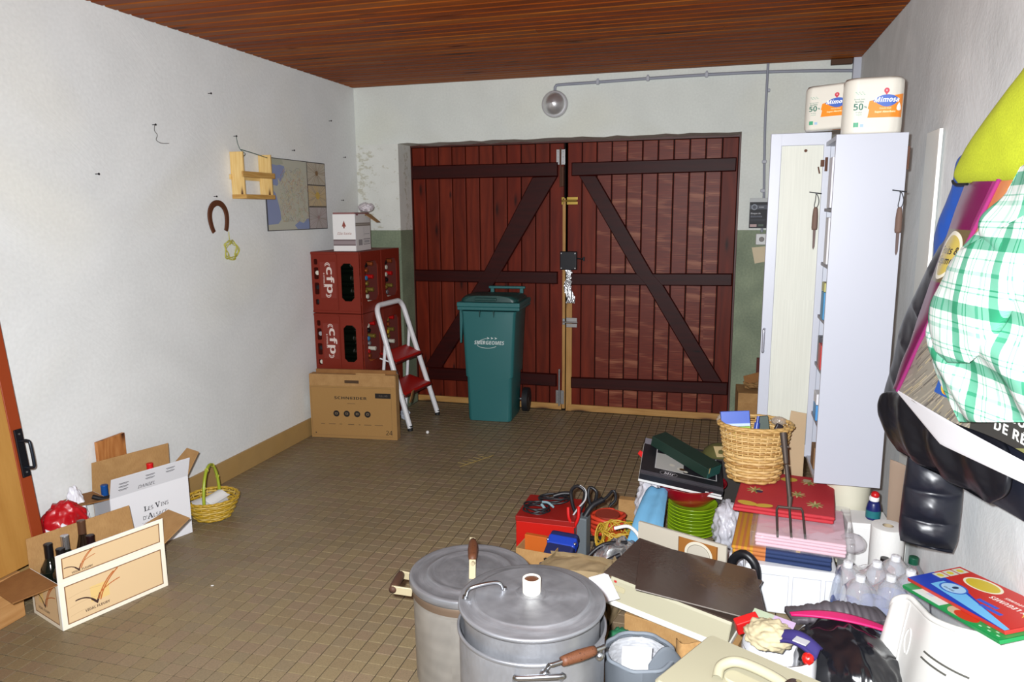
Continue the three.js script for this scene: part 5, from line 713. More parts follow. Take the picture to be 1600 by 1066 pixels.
// --- griddle with its brown plates
{
  one('kraft_carton', 'low kraft carton under the cream griddle', 'box', bb(0.42, 0.112, 0.26, 0, 0, 0, 0.003), kraft, [2.80, 0, 2.865], -0.289);
  const g = thing('griddle', 'cream electric griddle with two overlapping dark brown metal plates on top', 'griddle', [2.760, 0.1377, 2.8617], -0.289); g.rotation.set(0.011, -0.289, -0.103, 'YXZ');
  const cream = mat(0xa9a48c, 0.45), plate = mat(0x55463f, 0.35, { metal: 0.35, roughnessMap: rep(aluRough, 1, 1), bumpMap: rep(bumpPlaster, 1, 1), bumpScale: 0.0006 });
  part('body', mg(move(prism([[-0.15, 0.022], [0.165, 0.022], [0.150, 0.095], [0.140, 0.108], [0.155, 0.115], [-0.15, 0.115]], 0.455, 0.003), 0, 0, 0, 0, -PI / 2, 0).translate(0.2275, 0, 0)), cream, g);
  part('base_plate', bb(0.465, 0.024, 0.30, 0, 0, 0.018, 0.004), mat(0xdedcd4, 0.5), g);
  part('maker_badge', mg(move(prism(rrect(0.045, 0.02, 0.007), 0.003, 0.0006), -0.185, 0.070, 0.156, -0.2, 0, 0)), mat(0xb0a888, 0.4), g); part('red_mark', bx(0.01, 0.008, 0.002, -0.205, 0.093, 0.153, 0.0005, -0.2, 0, 0), mat(0xb02020, 0.5), g);
  part('plate', bx(0.498, 0.005, 0.335, 0, 0.120, 0.0, 0.002), plate, g);
  const up = part('plate', bx(0.445, 0.005, 0.38, 0, 0, 0, 0.002), plate, g, [0.062, 0.1445, 0.022], [-0.045, 0.345, -0.06]); part('plate_edge', bx(0.445, 0.004, 0.002, 0, 0.001, 0.190, 0.0005), mat(0xa8a098, 0.4, { metal: 0.6 }), up);
}
{
  const b = thing('plate_carton', 'flat grey and ochre carton printed with a white plate, standing behind the griddle', 'box', [2.755, 0, 2.607], -0.40);
  part('carton_body', bb(0.385, 0.322, 0.014, 0, 0, 0.018, 0.003), mat(0xa8a294, 0.7), b);
  part('front_print', move(printQuad(0.383, 0.318), 0, 0.161, 0.0254), printMat(766, 566, (x, w, h) => { x.fillStyle = '#b4ad9e'; x.fillRect(0, 0, w, h); x.fillStyle = '#8e5a20'; x.fillRect(370, 20, 330, 520); x.fillStyle = '#5a3614'; x.fillRect(366, 20, 5, 520); x.fillRect(690, 20, 6, 520); x.fillStyle = '#c8c2b0'; x.beginPath(); x.ellipse(540, 116, 118, 92, 0, 0, 7); x.fill(); x.strokeStyle = '#7a746a'; x.lineWidth = 5; x.beginPath(); x.ellipse(540, 120, 94, 72, 0, 0, 7); x.stroke(); x.fillStyle = '#b4aea0'; x.beginPath(); x.ellipse(538, 120, 88, 67, 0, 0, 7); x.fill(); }, 0.6), b);
}
// --- cream case with a leather strap
{
  const c = thing('carry_case', 'cream plastic carrying case with a moulded handle and brown leather strap, nearest the front', 'case', [2.957, 0, 3.656], -0.492); c.scale.y = 1.045;
  const cream = mat(0xa39e86, 0.5);
  const sh = move(prism(rrect(0.35, 0.30, 0.02, 5), 0.37, 0.008), 0, 0, 0, -PI / 2, 0, 0); part('case_body', toCreasedNormals(sh, 0.5), cream, c);
  part('lid_rim', move(prism(rrect(0.354, 0.304, 0.03, 5), 0.012, 0.003, [rrect(0.33, 0.28, 0.02, 5)]), 0, 0.335, 0, -PI / 2, 0, 0), cream, c);
  part('moulded_handle', mg(tube([[-0.05, 0.372, 0.035], [-0.06, 0.385, 0.0], [-0.04, 0.392, -0.035], [0.02, 0.394, -0.045], [0.11, 0.39, -0.030], [0.13, 0.384, 0.0], [0.10, 0.378, 0.04]], 0.014, { n: 50, seg: 10 }), move(prism(rrect(0.15, 0.05, 0.02, 4), 0.008, 0.002), 0.03, 0.369, 0.0, -PI / 2, 0, 0)), mat(0xaba68c, 0.4), c);
  const leather = mat(0x3c2a24, 0.5), st = part('strap', sheet((u, v) => V3(0.13 - 0.02 * u + 0.035 * (v - 0.5) * 1.0, 0.376 + 0.030 * Math.sin(PI * Math.min(1, u * 1.3)) + 0.004 * Math.sin(u * 9), -0.09 + 0.22 * u + 0.01 * (v - 0.5)), 24, 4, 0.005), leather, c);
  part('rivet', cyl(0.006, 0.006, 0.004, 0.126, 0.402, -0.055, 0, 0, 0, 12), mat(0xc8bc90, 0.3, { metal: 0.8 }), st); part('ring', move(new THREE.TorusGeometry(0.022, 0.004, 8, 26), 0.120, 0.408, 0.055, 1.2, 0, 0), steelWire, st); part('strap_end', bx(0.06, 0.006, 0.034, 0.075, 0.400, 0.085, 0.002, 0, 0.9, 0), leather, st);
}
// --- grey tub with foil lining and a paper
{
  const t = thing('cool_bag', 'round grey cool bag with a crinkled silver lining beside the nearest stockpot', 'bag', [2.675, 0, 3.480], 0.2);
  const grey = mat(0x565c63, 0.8), sil = mat(0xe2e4e8, 0.35, { metal: 0.6, bumpMap: rep(bumpPlaster, 0.5, 0.5), bumpScale: 0.006 });
  part('bag_wall', swell(lathe([[0, 0.002], [0.085, 0.002], [0.092, 0.02], [0.100, 0.26], [0.104, 0.315], [0.098, 0.318], [0.094, 0.26], [0.086, 0.02], [0, 0.012]], 48), (x, y, z) => 0.006 * nz(x * 14, y * 9, z * 14)), grey, t);
  part('foil_lining', swell(lathe([[0.084, 0.05], [0.090, 0.24], [0.093, 0.308], [0.090, 0.308], [0.088, 0.24], [0.080, 0.05], [0, 0.05]], 48), (x, y, z) => 0.005 * nz(x * 50, y * 50, z * 50)), sil, t);
  part('folded_flap', sheet((u, v) => V3(0.02 + 0.10 * u, 0.31 - 0.16 * v + 0.05 * Math.sin(PI * u), 0.055 + 0.05 * v - 0.03 * u), 14, 14, 0.006), grey, t); part('rim', tube([...Array(24)].map((_, i) => pol(2 * PI * i / 24, 0.100 + 0.003 * Math.sin(i * 2), 0.316)), 0.006, { closed: true, n: 96 }), mat(0x6c737b, 0.7), t);
  one('paper_sheet', 'white printed paper sheet stuck in the grey cool bag', 'paper', sheet((u, v) => V3((u - 0.5) * 0.085, 0.0 + 0.165 * v, 0.03 * v * v), 6, 12, 0.001), printMat(256, 512, (x, w, h) => { x.fillStyle = '#ececf0'; x.fillRect(0, 0, w, h); x.fillStyle = '#8a8a94'; for (let i = 0; i < 14; i++) x.fillRect(60 + (i % 5) * 8, 330, 5, 40); for (let i = 0; i < 5; i++) x.fillRect(50, 400 + i * 16, 120, 5); }, 0.7, { polygonOffset: false }), [2.668, 0.20, 3.505], 0.2);
  one('paper_sheet', 'white printed leaflet between the stockpot and the griddle', 'paper', bx(0.075, 0.002, 0.13, 0, 0, 0, 0.0008), printMat(200, 280, (x, w, h) => { x.fillStyle = '#dcdce2'; x.fillRect(0, 0, w, h); x.fillStyle = '#9a9aa6'; for (let i = 0; i < 10; i++) x.fillRect(30, 30 + i * 20, 60 + (i * 37) % 70, 4); }, 0.7, { polygonOffset: false }), [2.492, 0.235, 2.985], 0.5).rotation.x = 0.35;
  one('paper_bag', 'folded brown paper bag squeezed between the cool bag and the griddle', 'bag', mg(sheet((u, v) => V3((u - 0.5) * 0.14, 0.30 * v, 0.02 * Math.sin(u * 9) + 0.01 * v), 20, 8, 0.003), sheet((u, v) => V3((u - 0.5) * 0.12 + 0.03, 0.27 * v, 0.03 + 0.02 * Math.sin(u * 7 + 1)), 20, 8, 0.003)), kraft, [2.845, 0.0005, 3.365], -0.3);
  one('green_cloth', 'scrap of green cloth under the cream griddle edge', 'cloth', clampFloor(move(crumple(0.055, 0.085, 0.05, 0.8, 14), 0, 0.078, 0), 0.001), mat(0x0e5a38, 0.8), [2.575, 0, 3.115]);
}
// --- stuffed white shopper with packets
{
  const b = thing('shopper', 'white carrier bag bulging with packets, cardboard and a purple cloth', 'bag', [3.075, 0, 3.315], -0.3);
  part('bag_wall', swell(lathe([[0, 0.001], [0.08, 0.001], [0.10, 0.02], [0.112, 0.22], [0.108, 0.30], [0.104, 0.30], [0.106, 0.22], [0.09, 0.02], [0, 0.01]], 40), (x, y, z) => y > 0.01 ? 0.014 * fbm(x * 12, y * 12, z * 12) : 0), mat(0xdedee2, 0.45), b);
  one('packet', 'small red packet sticking out of the white carrier bag', 'packet', bx(0.075, 0.05, 0.03, 0, 0, 0, 0.004, 0.3, 0.4, 0.2), mat(0xc01818, 0.5), [2.985, 0.315, 3.235]);
  one('packet', 'lilac and white striped packet at the top of the white carrier bag', 'packet', bx(0.13, 0.008, 0.05, 0, 0, 0, 0.002, 0.2, -0.35, 0), mat(0xffffff, 0.4, { map: canvasTex(128, 32, (x, w, h) => { ['#b8a0c0', '#e4e4dc', '#c8d0a8', '#d8dcc0', '#a8b49a'].forEach((c, i) => { x.fillStyle = c; x.fillRect(i * 26, 0, 26, h); }); }) }), [3.06, 0.335, 3.235]);
  one('crumpled_paper', 'crumpled cream paper in the white carrier bag', 'paper', crumple(0.075, 0.045, 0.06, 0.8, 3), mat(0xb4a888, 0.7), [3.050, 0.315, 3.285]);
  one('purple_cloth', 'dark purple folded cloth on the white carrier bag', 'cloth', sheet((u, v) => V3((u - 0.5) * 0.13, 0.025 * Math.sin(PI * u) + 0.01 * Math.sin(v * 5), (v - 0.5) * 0.05), 20, 8, 0.008), mat(0x2a2060, 0.8), [3.125, 0.325, 3.335], -0.5);
  one('tomato', 'round red tomato-like fruit in the white carrier bag', 'fruit', swell(new THREE.SphereGeometry(0.017, 24, 16), (x, y, z) => 0.0014 * Math.cos(5 * Math.atan2(z, x)) * Math.abs(y) / 0.017), mat(0xc41812, 0.3), [3.150, 0.315, 3.385]);
  one('price_label', 'small grey printed label on the purple cloth', 'label', bx(0.04, 0.004, 0.03, 0, 0, 0, 0.001), mat(0xb4b4b8, 0.4), [3.130, 0.362, 3.375], -0.5);
  one('cardboard_sheet', 'torn brown cardboard sheet leaning over the white carrier bag', 'cardboard', move(prism([[-0.16, 0], [0.17, 0], [0.165, 0.05], [0.06, 0.215], [0.02, 0.20], [-0.05, 0.275], [-0.16, 0.305]], 0.005, 0.001), 0, 0, 0, -0.10, 0, 0), kraft, [3.055, 0.001, 3.452], -0.49);
}
// --- black bin bag with a pink band
{
  const b = thing('bin_bag', 'shiny black bin bag with a bright pink band across its top', 'bag', [3.285, 0, 3.225], 0.25);
  part('bag_body', clampFloor(swell(move((() => { const g = new THREE.IcosahedronGeometry(1, 22); g.scale(0.17, 0.20, 0.22); return g; })(), 0, 0.16, 0), (x, y, z) => 0.022 * fbm(x * 8, y * 8, z * 8, 3) + 0.012 * Math.abs(nz(x * 26, y * 10, z * 20)) - 0.008), 0.001), mat(0x14151a, 0.22, { clearcoat: 0.7, clearcoatRoughness: 0.12 }), b);
  part('pink_band', sheet((u, v) => { const x = -0.155 + 0.31 * u; return V3(x, 0.356 + 0.006 * Math.sin(PI * u) - 0.02 * Math.pow(Math.abs(u - 0.5) * 2, 2) - 0.012 * (u - 0.5), -0.075 + 0.11 * u + 0.016 * (v - 0.5) * 2 * (0.5 + Math.sin(PI * u))); }, 30, 6, 0.006), mat(0xc81a64, 0.5), b);
  part('gathered_top', swell(sheet((u, v) => V3(-0.15 + 0.30 * u, 0.315 + 0.04 * Math.sin(PI * u) * Math.sin(PI * v), -0.15 + 0.08 * v), 60, 14, 0.02), (x, y, z) => 0.007 * nz(x * 90, y * 12, z * 9)), mat(0x4c474c, 0.55), b);
}
// --- white moulded plastic chair: back shell towards the camera
{
  const c = thing('plastic_chair', 'white moulded plastic chair with two slots in its wrap-around back', 'chair', [3.50, 0, 3.40]);
  const w = mat(0xd6d6d2, 0.4), L = [[3.402, 3.195, 0.385], [3.398, 3.235, 0.455], [3.425, 3.268, 0.486], [3.440, 3.33, 0.492], [3.452, 3.416, 0.505], [3.495, 3.494, 0.525], [3.554, 3.536, 0.540], [3.612, 3.552, 0.550], [3.650, 3.545, 0.556]];
  const cv = new THREE.CatmullRomCurve3(L.map(([x, z, y]) => V3(x - 3.50, y, z - 3.40)), false, 'centripetal');
  const S = (u, v, k = 0) => { const p = cv.getPoint(u), q = cv.getTangent(u), nx = -q.z, nzz = q.x, l = Math.hypot(nx, nzz) || 1, f = 0.045 * (1 - v) + k + 0.012 * Math.exp(-Math.pow((u - 0.13) / 0.09, 2)) * Math.sin(PI * v); return V3(p.x + nx / l * f, 0.05 + (p.y - 0.05) * v, p.z + nzz / l * f); };
  part('backrest', sheet((u, v) => S(u, v), 70, 30, 0.010), w, c);
  part('rolled_rim', tube([...Array(25)].map((_, i) => S(i / 24, 1)), 0.0085, { n: 120, seg: 10 }), w, c);
  part('moulded_edge', mg(tube([...Array(9)].map((_, i) => S(0.30 - 0.02 * Math.sin(i / 8 * PI), 0.97 - i / 8 * 0.7, 0.004)), 0.004, { n: 40, seg: 6 }), tube([...Array(13)].map((_, i) => { const a = i / 12 * 2 * PI; return S(0.345 + 0.028 * Math.cos(a), 0.74 + 0.085 * Math.sin(a) * (1 + 0.3 * Math.cos(a)), 0.005); }), 0.0026, { n: 50, seg: 6 })), w, c);
  for (const [v, a, n] of [[0.79, 0.50, 9], [0.745, 0.49, 6]]) part('slot', tube([...Array(n)].map((_, i) => S(a + 0.024 * i, v - 0.004 * i, 0.0052)), 0.0030, { n: 40, seg: 6 }), mat(0x4a4a44, 0.7), c);
  part('seat', bx(0.20, 0.02, 0.24, 0.065, 0.27, -0.03, 0.008), w, c);
  for (const [x, z] of [[-0.02, 0.07], [0.145, 0.10], [-0.03, -0.13], [0.145, -0.13]]) part('leg', bb(0.03, 0.27, 0.03, x, 0, z, 0.006), w, c);
}
// --- two flat food cartons on the chair
{
  const X = V3(0.105, 0.075, 0.36).normalize(), Zt = V3(-0.150, -0.02, 0.120), Y = V3().crossVectors(Zt, X).normalize(), Z = V3().crossVectors(X, Y);
  const B = new THREE.Matrix4().makeBasis(X, Y, Z);
  const place = (m, p) => { m.quaternion.setFromRotationMatrix(B); m.position.set(...p); };
  const A = thing('food_carton', 'flat carton printed red and blue with a yellow soup plate, lying on the chair', 'carton', [0, 0, 0]);
  part('carton_body', bx(0.44, 0.010, 0.165, 0, 0, 0, 0.0015), mat(0xb8302a, 0.5), A);
  part('top_print', move(printQuad(0.438, 0.163), 0, 0.0053, 0, -PI / 2, 0, 0), printMat(1024, 500, (x, w, h) => {
    x.fillStyle = '#c42a20'; x.fillRect(0, 0, w, h); x.fillStyle = '#1c3cae'; x.beginPath(); x.moveTo(0, 500); x.lineTo(1024, 500); x.lineTo(1024, 470); x.lineTo(300, 250); x.lineTo(0, 250); x.fill(); x.fillStyle = '#6fb8e8'; x.beginPath(); x.moveTo(180, 420); x.lineTo(1024, 500); x.lineTo(1024, 460); x.lineTo(330, 290); x.lineTo(180, 300); x.fill();
    for (let i = 0; i < 3; i++) { x.fillStyle = '#cfd4c4'; x.fillRect(20, 20 + i * 92, 110, 82); x.fillStyle = '#d8c63a'; x.beginPath(); x.ellipse(74, 62 + i * 92, 34, 22, 0, 0, 7); x.fill(); }
    x.fillStyle = '#e8e4c8'; x.beginPath(); x.ellipse(380, 110, 180, 92, 0, 0, 7); x.fill(); x.fillStyle = '#cdb52c'; x.beginPath(); x.ellipse(380, 112, 156, 76, 0, 0, 7); x.fill();
    x.fillStyle = '#2c62c0'; x.beginPath(); x.ellipse(330, 330, 124, 84, 0, 0, 7); x.fill(); x.fillStyle = '#a8cdea'; x.beginPath(); x.ellipse(330, 330, 108, 70, 0, 0, 7); x.fill(); x.fillStyle = '#2a3a56'; x.beginPath(); x.arc(330, 312, 24, 0, 7); x.fill(); x.font = 'bold 26px sans-serif'; x.fillText('VELOURS', 268, 374);
    x.save(); x.translate(760, 180); x.rotate(PI); x.fillStyle = '#f0e8e0'; x.font = 'bold 60px sans-serif'; x.fillText('AUX LEGUMES', -210, 0); x.font = 'bold 36px sans-serif'; x.fillText('9 LEGUMES', -60, 60); x.restore();
    x.fillStyle = '#3a56c4'; x.fillRect(560, 290, 190, 34); x.fillRect(640, 340, 200, 34); x.strokeStyle = '#e8c040'; x.lineWidth = 14; x.beginPath(); x.moveTo(780, 60); x.lineTo(900, 230); x.lineTo(860, 120); x.lineTo(1000, 260); x.stroke();
  }, 0.35), A); place(A, [3.580, 0.553, 3.352]);
  const G = thing('food_carton', 'flat green carton with a salad picture, under the red and blue one on the chair', 'carton', [0, 0, 0]);
  part('carton_body', bx(0.44, 0.010, 0.165, 0, 0, 0, 0.0015), mat(0x1a8a48, 0.5), G);
  part('top_print', move(printQuad(0.438, 0.163), 0, 0.0053, 0, -PI / 2, 0, 0), printMat(1024, 460, (x, w, h) => { x.fillStyle = '#12964c'; x.fillRect(0, 0, w, h); x.fillStyle = '#d8e4dc'; x.beginPath(); x.moveTo(120, 460); x.lineTo(440, 460); x.lineTo(440, 330); x.lineTo(160, 250); x.fill(); x.fillStyle = '#e8dcdc'; x.fillRect(0, 200, 150, 160); x.fillStyle = '#8a9ad0'; for (let i = 0; i < 12; i++) x.fillRect(14 + i * 10, 230, 6, 100); x.fillStyle = '#b8d0e4'; x.fillRect(220, 350, 70, 60); x.fillStyle = '#c84030'; x.fillRect(300, 350, 36, 30); x.fillStyle = '#c0b490'; x.beginPath(); x.ellipse(600, 400, 120, 70, 0, 0, 7); x.fill(); x.fillStyle = '#c03a1c'; x.beginPath(); x.ellipse(660, 410, 110, 50, 0, 0, 7); x.fill(); x.fillStyle = '#a8e0b8'; for (let i = 0; i < 5; i++) x.fillRect(800 + i * 40, 420 - (i % 2) * 30, 26, 12); }, 0.35), G); place(G, [3.562, 0.540, 3.378]);
}
// --- water bottles in shrink film
{
  const pet = mat(0xf4f8ff, 0.04, { transmission: 0.94, ior: 1.3, thickness: 0 }), blueCap = mat(0xd8dade, 0.4);
  const g0 = prep(lathe([[0.03, 0.004], [0.048, 0.001], [0.051, 0.01], [0.051, 0.06], [0.048, 0.07], [0.051, 0.08], [0.051, 0.215], [0.046, 0.245], [0.028, 0.285], [0.0155, 0.302], [0.0145, 0.312]], 28)), capG = prep(lathe([[0.0165, 0.306], [0.0168, 0.323], [0.0155, 0.326], [0, 0.326]], 20)), labG = prep(lathe([[0.0515, 0.105], [0.0515, 0.17]], 28)), bl = mat(0x2450a0, 0.4);
  [[3.378, 2.830], [3.482, 2.800], [3.352, 2.727], [3.455, 2.697], [3.558, 2.740], [3.53, 2.63]].forEach(([x, z], i) => { const b = thing('water_bottle', `clear plastic water bottle in the shrink-wrapped pack, ${['front row nearest the bin bag', 'front row middle', 'second row nearest the bin bag', 'second row middle', 'front row nearest the wall', 'back row nearest the wall'][i]}`, 'bottle', [x, 0.001, z], 0, 'shrink-wrapped water bottles'); part('bottle_body', g0, pet, b); part('cap', capG, blueCap, b); part('paper_label', labG, bl, b); });
  one('shrink_film', 'clear shiny shrink film stretched over the pack of water bottles', 'film', sheet((u, v) => { const x = 3.31 + 0.31 * u, z = 2.575 + 0.31 * v - 0.10 * (u - 0.5); let y = 0.262; for (const [bx_, bz] of [[3.378, 2.830], [3.482, 2.800], [3.352, 2.727], [3.455, 2.697], [3.558, 2.740], [3.53, 2.63]]) y = Math.max(y, 0.332 - Math.pow(Math.hypot(x - bx_, z - bz), 1.0) * 1.15); const e = Math.min(u, 1 - u, v, 1 - v); return V3(x, (y + 0.008 * nz(x * 40, z * 40, 1)) - (e < 0.06 ? (0.06 - e) * 2.4 : 0), z); }, 70, 60, 0.0006), mat(0xffffff, 0.06, { transmission: 0.88, ior: 1.45, thickness: 0 }), [0, 0.002, 0]);
}
// --- cloths stacked on the foam crate
{
  const foam = mat(0xdcdee2, 0.75), c = thing('foam_crate', 'white polystyrene crate with ribbed sides under the folded cloths', 'crate', [3.174, 0, 2.369]);
  part('crate_body', bb(0.347, 0.200, 0.415, 0, 0, 0, 0.008), foam, c); for (const x of [-0.12, 0, 0.12]) part('rib', bb(0.018, 0.17, 0.012, x, 0.005, 0.210, 0.004), foam, c); part('rim', bb(0.359, 0.02, 0.429, 0, 0.165, 0, 0.006), foam, c);
  const fold = (w, d, h, seed, amp = 0.006) => { const g = new RoundedBoxGeometry(w, h, d, 6, Math.min(0.02, h * 0.45)); const q = muv(mergeVertices(new THREE.BoxGeometry(w - 0.02, h, d - 0.02, 30, 3, 30))); return q; };
  // a folded cloth: slab with rounded, layered edges and a soft top
  const cloth = (w, d, h, layers, seed, amp) => { const l = []; for (let k = 0; k < layers; k++) { const t = h / layers, y0 = k * t; const g = new RoundedBoxGeometry(w - rrS(seed + k) * 0.012, t * 0.98, d - rrS(seed + k + 7) * 0.012, 3, t * 0.46); g.translate((rrS(seed + k * 3) - 0.5) * 0.006, y0 + t / 2, (rrS(seed + k * 5) - 0.5) * 0.006); l.push(g); } const m = mg(l), p = m.attributes.position; for (let i = 0; i < p.count; i++) { const x = p.getX(i), z = p.getZ(i); p.setY(i, p.getY(i) + (p.getY(i) / h) * amp * nz(x * 7 + seed, z * 7)); } const uv = m.attributes.uv; for (let i = 0; i < p.count; i++) uv.setXY(i, 0.5 + p.getX(i) / w, 0.5 - p.getZ(i) / d + p.getY(i) * 0.5); return m; };
  const rrS = (k) => { const v = Math.sin(k * 127.1) * 43758.5453; return v - Math.floor(v); };
  one('folded_cloth', 'folded cloth in orange stripes and dark blue, lowest of the stacked cloths', 'cloth', cloth(0.386, 0.425, 0.050, 3, 3, 0.004), mat(0xffffff, 0.85, { map: canvasTex(512, 512, (x, w, h) => { x.fillStyle = '#22345e'; x.fillRect(0, 0, w, h); x.fillStyle = '#b8703a'; x.fillRect(0, 0, 180, h); x.fillStyle = '#c08a24'; for (let i = 0; i < 4; i++) x.fillRect(8 + i * 30, 0, 16, h); x.fillStyle = '#c8b450'; x.fillRect(330, 380, 22, 90); x.fillRect(310, 420, 70, 18); x.fillStyle = '#5aa8c0'; x.beginPath(); x.arc(260, 410, 26, 0, 7); x.fill(); x.fillStyle = '#b83040'; x.fillRect(280, 400, 30, 24); }) }), [3.155, 0.2015, 2.340], -0.10);
  const pk = thing('folded_cloth', 'pale pink folded cloth in a clear plastic cover, middle of the stack', 'cloth', [3.222, 0.2535, 2.349], -0.10);
  part('cloth', cloth(0.347, 0.367, 0.056, 4, 11, 0.006), mat(0xdcb4c0, 0.85), pk);
  part('clear_cover', swell(move(new THREE.BoxGeometry(0.385, 0.068, 0.40, 24, 5, 24), 0.004, 0.034, 0), (x, y, z) => 0.004 * nz(x * 30, y * 40, z * 30) + (y < 0.005 ? -0.006 : 0)), mat(0xffffff, 0.08, { transmission: 0.92, ior: 1.4, thickness: 0 }), pk);
  part('cover_bulge', swell(move((() => { const g = new THREE.IcosahedronGeometry(1, 9); g.scale(0.05, 0.036, 0.06); return g; })(), 0.195, 0.036, 0.10), (x, y, z) => 0.008 * fbm(x * 26, y * 26, z * 26)), mat(0xf2f0f2, 0.1, { transmission: 0.8, ior: 1.4, thickness: 0 }), pk);
  const olive = canvasTex(768, 768, (x, w, h) => { x.fillStyle = '#b02630'; x.fillRect(0, 0, w, h); const r = rngOf(3); for (let i = 0; i < 500; i++) { x.fillStyle = i % 2 ? 'rgba(60,0,8,0.10)' : 'rgba(200,60,60,0.08)'; x.fillRect(r() * w, r() * h, 40, 2); } const leaf = (a, b, t, c) => { x.save(); x.translate(a, b); x.rotate(t); x.fillStyle = c; x.beginPath(); x.ellipse(34, 0, 34, 8, 0, 0, 7); x.fill(); x.restore(); }; const sprig = (a, b, s) => { for (let k = 0; k < 9; k++) leaf(a, b, s + k * 0.7, ['#a49a5c', '#8a8c50', '#c4b47c'][k % 3]); x.fillStyle = '#7a8040'; x.beginPath(); x.ellipse(a + 10, b + 16, 18, 22, 0, 0, 7); x.fill(); }; sprig(480, 400, 0.2); sprig(620, 560, 1.2); sprig(140, 420, 0.5); sprig(560, 120, 0.8); x.fillStyle = '#c8a83a'; x.beginPath(); x.ellipse(400, 110, 70, 44, -0.2, 0, 7); x.fill(); x.beginPath(); x.ellipse(110, 690, 80, 40, 0.2, 0, 7); x.fill(); x.beginPath(); x.ellipse(240, 700, 70, 34, -0.2, 0, 7); x.fill(); x.fillStyle = '#2a2446'; x.beginPath(); x.ellipse(180, 440, 30, 24, 0, 0, 7); x.fill(); x.fillStyle = '#d8d0c0'; for (let k = 0; k < 6; k++) leaf(520, 60, k * 0.25 + 0.2, '#b0a484'); });
  one('folded_cloth', 'red folded tablecloth printed with olives and lemons, topmost of the stack', 'cloth', cloth(0.405, 0.47, 0.036, 2, 21, 0.014), mat(0xffffff, 0.75, { map: olive }), [3.174, 0.3265, 2.145], -0.12); one('kraft_carton', 'kraft carton carrying the back half of the red folded tablecloth', 'box', bb(0.33, 0.318, 0.20, 0, 0, 0, 0.003), kraftDark, [3.178, 0, 2.035], -0.12);
  const fk = thing('garden_fork', 'small rusty three-tined garden fork leaning against the stacked cloths', 'fork', [3.172, 0.379, 2.385]);
  const iron = mat(0x544a44, 0.6, { metal: 0.6 }), tine = (x) => tube([[x * 0.9, 0.0, 0.004], [x, -0.006, 0.010], [x * 1.02, -0.014, 0.020], [x * 1.04, -0.060, 0.120], [x * 1.04, -0.072, 0.145]], 0.0048, { n: 20 });
  part('crossbar', mg(bar([-0.048, 0, 0.002], [0.048, 0, 0.002], 0.006), cyl(0.008, 0.012, 0.05, 0, 0.02, -0.006, -0.3)), iron, fk); for (const x of [-0.05, 0, 0.05]) part('tine', tine(x), iron, fk); part('socket', mg(bar([0, 0.03, -0.01], [-0.018, 0.17, -0.05], 0.009), move(new THREE.CylinderGeometry(0.014, 0.010, 0.13, 14), -0.027, 0.235, -0.07, -0.28, 0, 0.12), cyl(0.005, 0.005, 0.034, -0.027, 0.24, -0.07, 0, 0, PI / 2)), iron, fk);
}
